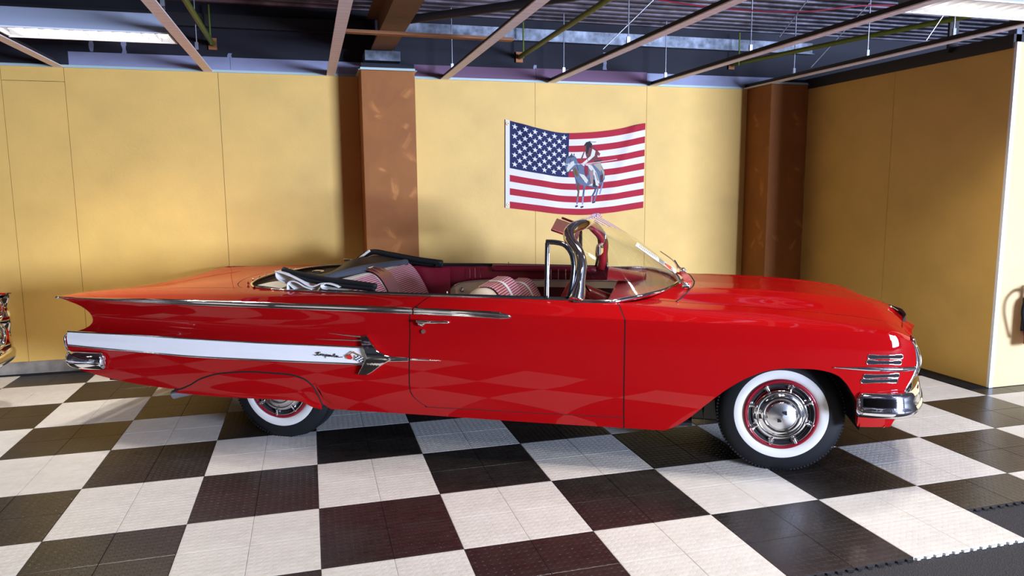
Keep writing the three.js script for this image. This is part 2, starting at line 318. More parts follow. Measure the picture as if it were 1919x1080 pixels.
[[[4.59, 2.67, -3.05], [4.95, 3.2, -2.75], 'thin slanted brace wire behind the red cable'], [[4.62, 2.67, -1.75], [4.9, 3.2, -1.6], 'slanted brace wire nearest the right ceiling light'], [[3.5, 2.69, -2.0], [3.95, 3.2, -2.05], 'slanted brace wire on the rail ending above the flag wall'], [[2.38, 2.69, -2.75], [2.9, 3.2, -2.6], 'slanted brace wire on the rail above the flag'], [[0.27, 2.70, -1.7], [0.0, 3.2, -1.9], 'slanted brace wire beside the rusty roof beam'], [[-0.80, 2.70, -2.2], [-0.95, 3.2, -2.3], 'slanted brace wire at the green pipe nearest the lit light']].forEach(([a, b, label]) => {
  const o = part(numbered('brace_wire'), rod(a, b, 0.005, 6), M.zinc, scene); o.userData = { label, category: 'wire', group: 'slanted brace wires' };
});
function pipe(pts, label, flangeAt) {
  const o = thing('sprinkler_pipe', label, 'pipe', [0, 0, 0], 0, 'green sprinkler pipes');
  part('pipe', capsTube(pts, 0.022, 24, 12), M.greenpipe, o);
  part('wall_plate', uvBox(box(flangeAt[0] - 0.035, flangeAt[0] + 0.035, flangeAt[1] - 0.05, flangeAt[1] + 0.05, ZB - 0.004, ZB + 0.006)), M.wood, o, 'pale wooden block at the pipe end');
  part('clamp', rod([pts[0][0], pts[0][1] - 0.03, ZB + 0.14], [pts[0][0], pts[0][1] + 0.3, ZB + 0.14], 0.008, 6), M.greenpipe, o);
}
pipe([[-0.735, 2.85, ZB], [-0.735, 2.87, -2], [-0.735, 2.9, 6]], 'green painted pipe near the lit fluorescent light', [-0.735, 2.85]);
pipe([[2.07, 2.845, ZB], [2.07, 2.86, -2], [2.07, 2.9, 6]], 'green painted pipe above the flag', [2.07, 2.845]);
pipe([[4.42, 2.86, ZB], [4.75, 2.86, -2.6], [5.02, 2.86, -1.45], [5.6, 2.86, 1.2]], 'green painted pipe above the dark orange side wall', [4.42, 2.86]);
{
  const o = part(numbered('wood_plank'), uvBox(new RoundedBoxGeometry(1.27, 0.022, 0.07, 1, 0.003).rotateY(0.02).translate(0.94, 2.698, -2.58), 2), M.wood, scene); o.userData = { label: 'narrow wooden plank lying across the ceiling rails below the beam', category: 'plank' };
  const c = part(numbered('conduit'), capsTube([[0.86, 2.95, -3.26], [1.57, 2.95, -2.59], [3.2, 2.96, -1.0]], 0.035, 20, 10), M.darksteel, scene); c.userData = { label: 'thick dark conduit running from the rusty beam under the roof', category: 'conduit' };
  const s = part(numbered('roof_strut'), box(5.02, 5.11, 2.63, 3.2, -1.95, -1.93), M.darksteel, scene); s.userData = { label: 'flat dark strut above the side wall', category: 'strut' };
  const w = (pts, label) => { const q = part(numbered('red_cable'), tube(pts, 0.005, 60, 6), M.redwire, scene); q.userData = { label, category: 'cable', group: 'red cables under the roof' }; };
  w([[2.4, 3.0, -2.3], [3.0, 2.86, -1.95], [3.5, 2.82, -1.75], [4.0, 2.87, -1.65], [4.35, 2.84, -1.5], [4.75, 2.77, -1.35], [5.3, 2.84, -1.2], [6.2, 2.95, -1.0]], 'red cable sagging under the roof deck at the upper right');
  w([[0.85, 3.12, -2.6], [1.5, 3.1, -2.3], [2.3, 3.05, -2.1]], 'red cable beside the rusty beam at the top edge');
}
// fluorescent ceiling lights
function ceilingLight(x, z, label, gain = 1) {
  const o = thing('ceiling_light', label, 'ceiling light', [x, 2.622, z], 0, 'fluorescent ceiling lights');
  const w = 1.055, d = 0.34;
  part('housing', [box(-w / 2, w / 2, 0.118, 0.126, -d / 2, d / 2), box(-w / 2, -w / 2 + 0.006, 0, 0.12, -d / 2, d / 2), box(w / 2 - 0.006, w / 2, 0, 0.12, -d / 2, d / 2), box(-w / 2, w / 2, 0.006, 0.12, -d / 2 - 0.004, -d / 2 - 0.001), box(-w / 2, w / 2, 0.006, 0.12, d / 2 + 0.001, d / 2 + 0.004)], M.housing, o);
  for (const s of [-1, 1]) part('reflector', grid(1, 10, (u, v) => [lerp(-w / 2, w / 2, u), 0.118 * Math.sin(v * Math.PI / 2), s * (d / 2 - 0.07 * (1 - Math.cos(v * Math.PI / 2)) * 1.2)]), M.white, o);
  const tb = part('tube', new THREE.CylinderGeometry(0.017, 0.017, w - 0.08, 14).rotateZ(Math.PI / 2).translate(0, 0.045, -0.05), M.tube, o, 'glowing fluorescent tube');
  for (let k = 0; k <= 12; k++) { const lx = -w / 2 + 0.01 + k * (w - 0.02) / 12; part('louver_fin', box(lx - 0.001, lx + 0.001, 0.0, 0.026, -d / 2 + 0.004, d / 2 - 0.004), M.white, o); }
  for (const s of [-1, 1]) part('rim', box(-w / 2, w / 2, -0.004, 0.006, s * d / 2 - 0.008, s * d / 2 + 0.008), M.white, o);
  // the louvers send the light down in a wide cone; one light in each half of the fitting
  for (const s of [-1, 1]) {
    const L = new THREE.SpotLight(TUBE_COLOR, gain * TUBE_LIGHT / 2, 0, 1.12, 0.75, 2); L.position.set(s * 0.26, -0.008, 0); L.target.position.set(s * 0.26, -2, 0); L.shadow.radius = 5; L.castShadow = true; o.add(L, L.target);
  }
}
M.tube = std({ color: 0xffffff, emissive: lin(1, 0.96, 0.95), emissiveIntensity: 8 });
M.housing = std({ color: lin(0.34, 0.38, 0.47), roughness: 0.5 });
ceilingLight(-1.368, -2.72, 'lit fluorescent ceiling light with white louvers at the upper left', 1.5);
ceilingLight(4.05, -0.68, 'white louvered fluorescent ceiling light at the upper right corner');
[[1.86, -0.45, 'above the car'], [-1.37, 0.9, 'left of the viewer'], [1.86, 1.6, 'right of the viewer'], [4.05, 3.2, 'towards the shop window'], [-1.37, 3.9, 'behind the viewer on the left'], [1.86, 4.4, 'behind the viewer'], [-4.4, -1.2, 'beyond the left edge']].forEach(([x, z, w]) => ceilingLight(x, z, 'louvered fluorescent ceiling light ' + w));
// ---------------------------------------------------------------- materials of the car
M.red = phy({ color: lin(0.34, 0.003, 0.004), roughness: 0.32, clearcoat: 0.65, clearcoatRoughness: 0.02, specularIntensity: 0.0 });
M.chrome = std({ color: lin(0.86, 0.87, 0.89), roughness: 0.045, metalness: 1 });
M.satin = std({ color: lin(0.75, 0.77, 0.8), roughness: 0.28, metalness: 1 });
M.whitePaint = phy({ color: lin(0.88, 0.85, 0.82), roughness: 0.35, clearcoat: 0.6, clearcoatRoughness: 0.05 });
M.rubber = phy({ color: lin(0.007, 0.007, 0.008), roughness: 0.6, specularIntensity: 0.5 });
M.whitewall = std({ color: lin(0.60, 0.57, 0.52), roughness: 0.5 });
M.rimred = phy({ color: lin(0.20, 0.004, 0.012), roughness: 0.4, clearcoat: 0.5, specularIntensity: 0.3 });
M.gap = std({ color: lin(0.004, 0.003, 0.003), roughness: 0.9 });
M.glass = phy({ color: lin(0.97, 0.985, 0.95), transmission: 1, roughness: 0, thickness: 0, ior: 1.5, specularIntensity: 1 });
M.lens = phy({ color: lin(0.95, 0.97, 1), transmission: 0.5, roughness: 0.08, thickness: 0, ior: 1.5 });
M.burgundy = phy({ color: lin(0.20, 0.006, 0.022), roughness: 0.36, clearcoat: 0.25, clearcoatRoughness: 0.3 });
M.burgPaint = phy({ color: lin(0.32, 0.006, 0.014), roughness: 0.4, clearcoat: 0.45, clearcoatRoughness: 0.04 });
M.vinylWhite = std({ color: lin(0.72, 0.69, 0.64), roughness: 0.5 });
M.beige = std({ color: lin(0.62, 0.50, 0.37), roughness: 0.5 });
M.topBlack = std({ color: lin(0.012, 0.012, 0.014), roughness: 0.5, bumpMap: rep(peel, 8, 8), bumpScale: 0.0008 });
M.topLining = std({ color: lin(0.045, 0.048, 0.06), roughness: 0.85 });
M.tan = std({ color: lin(0.10, 0.065, 0.04), roughness: 0.7 });
M.under = std({ color: lin(0.10, 0.095, 0.085), roughness: 0.45, metalness: 0.5 });
M.darkchrome = std({ color: lin(0.10, 0.105, 0.12), roughness: 0.12, metalness: 0.9 });
M.flagRed = std({ color: lin(0.55, 0.03, 0.02), roughness: 0.4 });
M.gold = std({ color: lin(0.7, 0.45, 0.15), roughness: 0.3, metalness: 1 });
M.tailRed = phy({ color: lin(0.45, 0.01, 0.01), roughness: 0.15, clearcoat: 1 });
M.cloth = std({
  color: 0xffffff, roughness: 0.75, map: (() => {
    const t = canvasTex(64, 512, (c, w, h) => { c.fillStyle = '#c9878f'; c.fillRect(0, 0, w, h); for (let k = 0; k < 32; k++) { c.fillStyle = '#6a1526'; c.fillRect(0, k * 16, w, 5); c.fillStyle = '#dfb4b6'; c.fillRect(0, k * 16 + 8, w, 3); } });
    t.wrapS = t.wrapT = THREE.RepeatWrapping; return t;
  })()
});
// ---------------------------------------------------------------- the red convertible: shape functions
// car axes: x forward, y up, z towards the side that faces the room; origin on the floor between the axles
const car = thing('convertible_car', 'red vintage convertible with white side stripe, whitewall tires and folded top', 'car', [1.5526, 0, -1.8147], -0.4758);
const zc = pchip([[-3.06, 0.945], [-2.6, 0.978], [-1.9, 1.0], [-0.6, 1.008], [0.6, 1.005], [1.5, 0.99], [1.8, 0.968], [2.0, 0.935], [2.1, 0.89], [2.2, 0.80]]);
const yc = pchip([[-3.056, 0.891], [-2.824, 0.893], [-2.45, 0.899], [-1.97, 0.904], [-1.73, 0.902], [-1.03, 0.898], [-0.58, 0.893], [-0.12, 0.884], [0.0, 0.876], [0.3, 0.868], [0.62, 0.861], [1.05, 0.855], [1.46, 0.843], [1.78, 0.828], [1.96, 0.812], [2.087, 0.776], [2.16, 0.73]]);
const scoopD = pchip([[-3.06, 0.10], [-2.6, 0.092], [-2.2, 0.07], [-1.6, 0.042], [-1.0, 0.018], [-0.4, 0.004], [0, 0]]);
const scoopG = pchip([[0.60, 0], [0.655, 0.06], [0.70, 0.78], [0.735, 1], [0.79, 0.82], [0.84, 0.42], [0.875, 0.12], [0.9, 0]]);
function Z(x, y) {                                          // half width of the body side at (x, y)
  const top = yc(x), f = clamp((top - y) / (top - 0.25));
  let z = zc(x) + 0.016 * Math.sin(Math.PI * Math.pow(f, 0.8)) - scoopD(x) * scoopG(y);
  if (y < 0.46) z -= (0.46 - y) * (0.46 - y) * 0.8;
  return z;
}
const XR = -3.056, XF = 2.14;
const xr = pchip([[0.40, -2.905], [0.50, -2.95], [0.525, -2.974], [0.56, -3.0], [0.624, -3.012], [0.648, -2.99], [0.66, -2.955], [0.677, -2.892], [0.714, -2.858], [0.768, -2.866], [0.80, -2.885], [0.83, -2.912], [0.86, -2.972], [0.891, -3.056]]);
const xf = pchip([[0.31, 2.02], [0.4, 2.05], [0.5, 2.075], [0.6, 2.125], [0.65, 2.14], [0.72, 2.13], [0.772, 2.10], [0.80, 2.06]]);
const ybot = pchip([[-2.9, 0.41], [-2.735, 0.378], [-2.53, 0.347], [-2.33, 0.330], [-2.215, 0.324], [-2.188, 0.325], [-2.087, 0.360], [-1.987, 0.413], [-1.834, 0.455], [-1.613, 0.473], [-1.398, 0.469], [-1.293, 0.447], [-1.242, 0.410], [-1.21, 0.345], [-1.189, 0.262], [-1.18, 0.247], [-0.627, 0.245], [0.114, 0.236], [0.631, 0.234], [0.84, 0.232], [0.888, 0.25], [0.951, 0.294], [1.089, 0.425], [1.191, 0.511], [1.293, 0.574], [1.393, 0.612], [1.494, 0.626], [1.594, 0.625], [1.661, 0.617], [1.729, 0.594], [1.771, 0.555], [1.80, 0.512], [1.824, 0.469], [1.842, 0.383], [1.846, 0.318], [1.86, 0.31], [2.05, 0.31]]);
function sideAt(s, y) {                                     // bends the ends of the body side to the tail and nose outlines
  const wr = 1 - sstep(XR, XR + 0.62, s), wf = sstep(XF - 0.5, XF, s);
  const x = s + (xr(y) - XR) * wr + (xf(y) - XF) * wf;
  return [x, y, Z(x, y)];
}
function sidePanel(sL, sR, nu, nv, y0 = yc, y1 = ybot, off = 0) {   // sL, sR: seam positions, numbers or functions of y
  const L = typeof sL === 'function' ? sL : () => sL, R = typeof sR === 'function' ? sR : () => sR;
  return grid(nu, nv, (u, v) => {
    let y = 0.6, s = 0; for (let k = 0; k < 8; k++) { s = lerp(L(y), R(y), u); const x = sideAt(s, y)[0]; y = lerp(y, lerp(y0(x), y1(x), v), k < 2 ? 1 : 0.7); }
    const p = sideAt(s, y); p[2] += off; return p;
  });
}
// height of the upper surfaces at (x, z)
const T0 = pchip([[-3.06, 0.86], [-2.9, 0.868], [-2.66, 0.905], [-2.4, 0.932], [-2.1, 0.954], [-1.8, 0.96], [0.7, 0.958], [0.9, 0.955], [1.05, 0.950], [1.37, 0.942], [1.7, 0.923], [2.02, 0.888], [2.2, 0.838], [2.3, 0.765], [2.37, 0.68]]);
const T1 = pchip([[-3.06, 0.87], [-2.8, 0.889], [-2.4, 0.935], [-2.0, 0.955], [0.7, 0.962], [0.9, 0.961], [1.04, 0.958], [1.37, 0.949], [1.7, 0.929], [2.02, 0.885], [2.12, 0.846], [2.2, 0.795], [2.27, 0.73]]);
const T2 = pchip([[-3.06, 0.892], [-2.8, 0.914], [-2.4, 0.932], [-2.0, 0.942], [-1.5, 0.947], [-0.5, 0.945], [0.3, 0.939], [0.8, 0.928], [0.95, 0.918], [1.3, 0.904], [1.61, 0.885], [1.99, 0.846], [2.09, 0.808], [2.16, 0.76]]);
const T3 = pchip([[-3.06, 0.892], [-2.4, 0.919], [-1.7, 0.934], [-1.2, 0.942], [-0.5, 0.944], [0.3, 0.940], [0.6, 0.929], [0.9, 0.906], [1.5, 0.873], [2.0, 0.824], [2.1, 0.785], [2.2, 0.73]]);
function T(x, z) {
  z = Math.abs(z); const e = zc(x), zs = [0, 0.36, 0.72, Math.min(0.88, e - 0.04), e], ys = [T0(x), T1(x), T2(x), T3(x), yc(x)];
  return pchip(zs.map((q, i) => [q, ys[i]]))(Math.min(z, e));
}
const xNose = pchip([[0, 2.36], [0.2, 2.325], [0.36, 2.265], [0.6, 2.19], [0.72, 2.155], [0.8, 2.125], [0.9, 2.095], [1.0, 2.04]]);
function split(g, n) {                                      // cuts every triangle in four, n times
  g = clean(g);
  for (let k = 0; k < n; k++) {
    const p = g.attributes.position, out = [];
    for (let i = 0; i < p.count; i += 3) {
      const a = V(0, 0, 0).fromBufferAttribute(p, i), b = V(0, 0, 0).fromBufferAttribute(p, i + 1), c = V(0, 0, 0).fromBufferAttribute(p, i + 2), m = a.clone().add(b).multiplyScalar(0.5), q = b.clone().add(c).multiplyScalar(0.5), r = c.clone().add(a).multiplyScalar(0.5);
      for (const t of [a, m, r, m, b, q, r, q, c, m, q, r]) out.push(t.x, t.y, t.z);
    }
    g = new THREE.BufferGeometry(); g.setAttribute('position', new THREE.Float32BufferAttribute(out, 3));
  }
  return g;
}
const both = (f) => { for (const s of [1, -1]) f(s); };
const flip = (g, s) => s < 0 ? mirrorZ(g) : g;
const side = (s) => s > 0 ? '' : '';

// panels of each side
const doorR = (y) => 0.628 - 0.05 * sstep(0.86, 0.945, y);                                                     // front door seam
const doorL = (y) => y > 0.86 ? -0.597 + (y - 0.86) * 0.95 : -0.605 - 0.01 * sstep(0.75, 0.45, y) + 0.10 * Math.pow(clamp((0.42 - y) / 0.12), 2.2);   // rear door seam
const G = 0.0035;
const zin = pchip([[-3.06, 0.715], [-1.95, 0.715], [-1.78, 0.71], [-1.6, 0.765], [-1.41, 0.80], [-0.9, 0.86], [-0.5, 0.885], [0.36, 0.885], [0.55, 0.872], [0.60, 0.855], [0.66, 0.80], [0.72, 0.725], [1.0, 0.722], [2.3, 0.722]]);
function topStrip(xL, xR, nu, nv, inner = zin) {             // upper strip from the crest line inward; xL, xR functions of z
  return grid(nu, nv, (u, v) => {
    let z = 0.95, x = 0; for (let k = 0; k < 3; k++) { x = lerp(xL(z), xR(z), u); z = lerp(zc(x), inner(x), v); }
    return [x, T(x, z), z];
  });
}
const topDoorL = (z) => -0.580 + (1.005 - z) * 0.55, topDoorR = (z) => 0.628 - (1.005 - z) * 0.40;
both((s) => {
  part('quarter_panel', [flip(sidePanel(XR, (y) => doorL(y) - G, 260, 30), s), flip(topStrip(() => XR, (z) => topDoorL(z) - G, 140, 10), s)], M.red, car);
  const door = part('door', [flip(sidePanel((y) => doorL(y) + G, (y) => doorR(y) - G, 90, 30, yc, () => 0.303), s), flip(topStrip((z) => topDoorL(z) + G, (z) => topDoorR(z) - G, 60, 8), s)], M.red, car);
  part('rocker_panel', flip(sidePanel(-0.6, 0.628 - G, 60, 5, () => 0.299, ybot), s), M.red, car);
  part('front_fender', [flip(sidePanel((y) => doorR(y) + G, XF, 300, 30), s), flip(grid(110, 12, (u, v) => { let z = 0.9, x = 0; for (let k = 0; k < 4; k++) { x = lerp(topDoorR(z) + G, xNose(z) - 0.005, u); z = lerp(zc(Math.min(x, 2.13)), zin(x) + 0.0005, v); } return [x, T(x, z), z]; }), s)], M.red, car);
  // rolled edge of the wheel arch
  part('wheel_arch_lip', flip(grid(150, 6, (u, v) => { const x = lerp(0.86, 1.8455, u), a = v * Math.PI, y = ybot(x); return [x, y + 0.004 - 0.004 * Math.cos(a) * 0, Z(x, y) - 0.035 * v]; }), s), M.red, car);
  const sk = part('fender_skirt', flip(grid(130, 16, (u, v) => {
    const x = lerp(-2.178, -1.196, u), yt = ybot(x) - 0.008, yb = pchip([[-2.18, 0.306], [-1.93, 0.300], [-1.63, 0.301], [-1.41, 0.303], [-1.31, 0.295], [-1.255, 0.266], [-1.195, 0.252]])(x), y = lerp(Math.max(yt, yb + 0.002), yb, v);
    return [x, y, Z(x, y) + 0.006 - 0.003 * (1 - v) + 0.012 * Math.pow(v, 6)];
  }), s), M.red, car);
  part('skirt_edge', flip(tube([[-2.19, 0.306], [-1.93, 0.299], [-1.63, 0.300], [-1.41, 0.302], [-1.31, 0.294], [-1.255, 0.265], [-1.195, 0.251]].map(([x, y]) => [x, y, Z(x, y) + 0.012]), 0.006, 60, 8), s), M.red, sk);
  part('skirt_seal', flip(tube(Array.from({ length: 40 }, (_, k) => { const x = lerp(-2.205, -1.192, k / 39); return [x, ybot(x) - 0.004, Z(x, ybot(x)) - 0.003]; }), 0.0065, 160, 6), s), M.gap, sk, 'black rubber seal');
  // dark strips that close the door seams from behind
  part('door_seal', [flip(tube(Array.from({ length: 30 }, (_, k) => { const y = lerp(0.30, 0.90, k / 29); return [doorL(y), y, Z(doorL(y), y) - 0.007]; }), 0.006, 80, 6), s), flip(tube(Array.from({ length: 12 }, (_, k) => { const z = lerp(1.0, 0.885, k / 11), x = topDoorL(z); return [x, T(x, z) - 0.007, z]; }), 0.006, 20, 6), s),
    flip(tube(Array.from({ length: 30 }, (_, k) => { const y = lerp(0.235, 0.86, k / 29); return [0.628, y, Z(0.628, y) - 0.007]; }), 0.006, 60, 6), s), flip(tube(Array.from({ length: 12 }, (_, k) => { const z = lerp(1.004, 0.88, k / 11), x = topDoorR(z); return [x, T(x, z) - 0.007, z]; }), 0.006, 20, 6), s),
    flip(tube(Array.from({ length: 20 }, (_, k) => { const x = lerp(-0.52, 0.628, k / 19); return [x, 0.301, Z(x, 0.301) - 0.007]; }), 0.006, 40, 6), s)], M.gap, car);
  // chrome fin moulding
  const mb = (x) => yc(x) - 0.008 - 0.030 * sstep(-3.02, -1.9, x), off = (x) => 0.016 * sstep(-3.06, -2.7, x) + 0.002;
  const mold = (x0, x1, tip) => grid(120, 8, (u, v) => {
    const x = lerp(x0, x1, u), k = tip ? Math.sqrt(clamp((x1 - x) / 0.07)) : 1, a = yc(x) + 0.003, b = mb(x), m = (a + b) / 2;
    const y = lerp(m + (a - m) * k, m + (b - m) * k, v);
    const pr = v < 0.55 ? Math.sin(v / 0.55 * Math.PI) : 0.75 * Math.sin((v - 0.55) / 0.45 * Math.PI);
    return [x, y, Z(x, y) + 0.002 + off(x) * pr * k * 0.8 + 0.002 * k];
  });
  part('fin_moulding', [flip(mold(-3.05, -0.585), s), flip(new THREE.SphereGeometry(0.009, 10, 8).scale(1.6, 1, 1).translate(-3.056, 0.889, 0.947), s)], M.chrome, car);
  part('door_moulding', flip(mold(-0.577, -0.002, true), s), M.chrome, door);
  // white side stripe with chrome borders
  const st = pchip([[-2.99, 0.667], [-2.474, 0.668], [-1.894, 0.659], [-1.317, 0.654], [-0.87, 0.653]]), sb = pchip([[-2.98, 0.578], [-2.483, 0.564], [-1.901, 0.549], [-1.323, 0.549], [-0.87, 0.552]]);
  const so = (x, y) => { const m = (st(x) + sb(x)) / 2, w = (st(x) - sb(x)) / 2; return Math.max(Z(x, y), Z(x, m) - 0.004) + 0.003 + 0.006 * (1 - Math.abs(y - m) / w); };
  const stripe = part('side_stripe', flip(grid(90, 10, (u, v) => { const x0 = lerp(-2.985, -0.868, u), y = lerp(st(x0), sb(x0), v), x = u > 0.97 ? lerp(x0, x0 + 0.02 * Math.sin(v * Math.PI), (u - 0.97) / 0.03) : x0; return [x, y, so(x, y)]; }), s), M.whitePaint, car, 'white painted side stripe');
  for (const f of [st, sb]) part('stripe_moulding', flip(tube(Array.from({ length: 24 }, (_, k) => { const x = lerp(-2.978, -0.88, k / 23); return [x, f(x), so(x, f(x)) + 0.002]; }), 0.0068, 70, 8), s), M.chrome, stripe);
  part('tail_edge_moulding', flip(tube(Array.from({ length: 16 }, (_, k) => { const y = lerp(0.664, 0.535, k / 15), x = xr(y) - 0.001; return [x, y, Z(x + 0.02, y) - 0.004]; }), 0.0075, 40, 8), s), M.chrome, car);
  // chrome arrow emblem
  {
    const o = [[-0.907, 0.715], [-0.87, 0.721], [-0.845, 0.69], [-0.80, 0.642], [-0.748, 0.616], [-0.70, 0.607], [-0.613, 0.602], [-0.613, 0.586], [-0.69, 0.585], [-0.729, 0.584], [-0.783, 0.552], [-0.841, 0.509], [-0.873, 0.492], [-0.923, 0.493], [-0.892, 0.542], [-0.865, 0.583], [-0.860, 0.598], [-0.864, 0.614], [-0.873, 0.643], [-0.892, 0.673]];
    const ridge = (x, y) => 0.006 + 0.016 * (1 - clamp(Math.abs(y - 0.598) / 0.12)) ;
    const sh = new THREE.Shape(); o.forEach(([x, y], i) => i ? sh.lineTo(x, y) : sh.moveTo(x, y));
    const g0 = new THREE.ExtrudeGeometry(sh, { depth: 0.010, bevelEnabled: true, bevelSize: 0.004, bevelThickness: 0.006, bevelSegments: 3 }), g = split(g0, 3);
    const p = g.attributes.position; for (let i = 0; i < p.count; i++) { const x = p.getX(i), y = p.getY(i); p.setZ(i, p.getZ(i) + (p.getZ(i) > 0.006 ? 0.019 * Math.max(0, 1 - Math.pow(Math.abs(y - 0.600) / 0.125, 1.8)) * (x > -0.72 ? clamp((-0.60 - x) / 0.12) : 1) : 0) + Z(x, y)); } g.computeVertexNormals();
    const em = part('arrow_emblem', flip(g, s), M.chrome, car, 'chrome jet shaped arrow');
    part('emblem_spear', [flip(capsTube([[-0.60, 0.594, Z(-0.6, 0.594) + 0.005], [-0.5, 0.5935, Z(-0.5, 0.594) + 0.005], [-0.412, 0.593, Z(-0.41, 0.593) + 0.003]], (t) => 0.008 * (1 - 0.75 * t), 20, 8), s)], M.chrome, door);
    for (const [a, b] of [[[-1.123, 0.725], [-0.911, 0.714]], [[-1.208, 0.688], [-0.904, 0.692]]]) part('emblem_streak', flip(capsTube([[...a, Z(...a) + 0.001], [(a[0] + b[0]) / 2, (a[1] + b[1]) / 2, Z((a[0] + b[0]) / 2, a[1]) + 0.003], [...b, Z(...b) + 0.005]], (t) => 0.001 + 0.005 * t, 20, 8), s), M.chrome, em);
    // script lettering
    const U = 0.0185, X0 = -1.205, Y0 = 0.594;
    const strokes = [
      [[0.0, 0.3], [0.5, 0.1], [1.0, 0.35], [1.35, 1.0], [1.3, 1.35], [0.9, 1.2], [0.6, 1.0], [0.9, 0.85], [1.5, 1.3], [1.9, 1.45]],
      [[1.35, 1.0], [1.25, 0.4], [1.7, 0.2], [2.1, 0.9], [2.15, 0.25], [2.5, 0.85], [2.75, 0.8], [2.75, 0.2], [3.1, 0.85], [3.35, 0.8], [3.35, 0.2], [3.7, 0.3], [4.0, 0.9], [3.85, -0.5]],
      [[3.98, 0.6], [4.3, 0.9], [4.65, 0.7], [4.5, 0.25], [4.1, 0.3], [4.7, 0.25], [5.4, 0.85], [5.0, 0.75], [4.95, 0.25], [5.4, 0.4], [5.6, 0.85], [5.6, 0.25], [6.0, 0.4], [6.6, 1.35], [6.75, 1.45], [6.5, 0.6], [6.6, 0.2], [7.0, 0.4], [7.6, 0.85], [7.2, 0.75], [7.15, 0.25], [7.6, 0.4], [7.85, 0.85], [7.85, 0.3], [8.4, 0.35], [9.3, 0.55]]];
    part('script_lettering', strokes.map((q) => flip(tube(q.map(([a, b]) => { const x = X0 + (a * 1.06 + b * 0.25) * U, y = Y0 - a * 0.0012 + b * U * 0.9; return [x, y, so(x, y) + 0.006]; }), 0.0021, 90, 6), s)), M.darkchrome, stripe, 'small dark chrome script reading Impala');
    // crossed flags badge
    const bz = so(-0.95, 0.6) + 0.006, bd = new THREE.Group(); bd.name = 'flag_badge'; stripe.add(bd);
    const plate = (q, m, n) => { const h = new THREE.Shape(); q.forEach(([x, y], i) => i ? h.lineTo(x, y) : h.moveTo(x, y)); const e = new THREE.ExtrudeGeometry(h, { depth: 0.004, bevelEnabled: false }).translate(0, 0, bz); part(n, flip(e, s), m, stripe); };
    stripe.remove(bd);
    plate([[-1.004, 0.604], [-0.968, 0.611], [-0.956, 0.590], [-0.965, 0.580], [-0.986, 0.582]], M.flagRed, 'badge_red_flag');
    const ck = []; const ckw = []; for (let a = 0; a < 5; a++) for (let b = 0; b < 4; b++) { const px = -0.938 + a * 0.0098, py = 0.606 - b * 0.0075 - a * 0.0022; ((a + b) % 2 ? ck : ckw).push(flip(box(px, px + 0.0098, py - 0.0075, py, bz, bz + 0.004), s)); }
    part('badge_checker_flag', ck, M.gap, stripe); part('badge_checker_flag', ckw, M.whitePaint, stripe);
    part('badge_poles', [flip(rod([-0.985, 0.606, bz + 0.006], [-0.944, 0.629, bz + 0.006], 0.003, 6), s), flip(rod([-0.952, 0.628, bz + 0.006], [-0.90, 0.605, bz + 0.006], 0.003, 6), s)], M.gold, stripe);
  }
  // door handle and lock
  {
    const z = Z(-0.46, 0.82);
    part('door_handle', [flip(capsTube([[-0.553, 0.822, z + 0.03], [-0.46, 0.821, z + 0.038], [-0.364, 0.818, z + 0.012]], (t) => 0.009 * (1 - 0.4 * Math.abs(t - 0.3)), 24, 10), s), flip(new THREE.SphereGeometry(0.02, 16, 12).scale(1.25, 1, 0.9).translate(-0.530, 0.809, z + 0.012), s), flip(rbox(0.04, 0.016, 0.03, 0.006, -0.385, 0.819, z + 0.006), s)], M.chrome, door);
    part('door_lock', flip(new THREE.CylinderGeometry(0.011, 0.013, 0.012, 16).rotateX(Math.PI / 2).translate(-0.522, 0.759, Z(-0.522, 0.759) + 0.005), s), M.satin, door);
  }
  // fender vents and spear
  for (const [x0, x1, y0, y1] of [[1.877, 2.050, 0.696, 0.694], [1.871, 2.044, 0.668, 0.664], [1.858, 2.036, 0.592, 0.596], [1.848, 2.029, 0.567, 0.569]]) {
    const h = 0.0088, fr = part('fender_vent', flip(tube([[x0, y0 - h], [x0, y0 + h], [lerp(x0, x1, 0.33), lerp(y0, y1, 0.33) + h], [lerp(x0, x1, 0.66), lerp(y0, y1, 0.66) + h], [x1, y1 + h], [x1, y1 - h], [lerp(x0, x1, 0.66), lerp(y0, y1, 0.66) - h], [lerp(x0, x1, 0.33), lerp(y0, y1, 0.33) - h]].map(([x, y]) => [x, y, Z(x, y) + 0.002]), 0.0024, 120, 6, true), s), M.chrome, car);
    part('vent_slot', flip(grid(12, 2, (u, v) => { const x = lerp(x0, x1, u), y = lerp(y0, y1, u) + lerp(h, -h, v); return [x, y, Z(x, y) + 0.0015]; }), s), M.gap, fr);
  }
  part('fender_spear', flip(capsTube([[1.705, 0.638], [1.8, 0.635], [1.95, 0.631], [2.06, 0.628], [2.125, 0.625]].map(([x, y]) => [x, y, Z(x, y) + 0.004]), (t) => 0.003 + 0.010 * Math.min(1, t * 2.5), 40, 8), s), M.chrome, car);
  // headlight pod: chrome cap that wraps from the fender to the grille
  const pod = part('headlight_bezel', flip(grid(14, 18, (u, v) => {
    const y = lerp(0.765, 0.50, v), bul = Math.sin(v * Math.PI); const a = u * Math.PI / 2;
    const x0 = xf(y) - 0.004, z0 = Z(x0, y) + 0.001; const x = x0 + (0.016 + 0.016 * bul) * Math.sin(a), z = z0 - 0.06 * (1 - Math.cos(a)) - 0.35 * Math.max(0, u - 0.8) * 2;
    return [x, y, z];
  }), s), M.chrome, car);
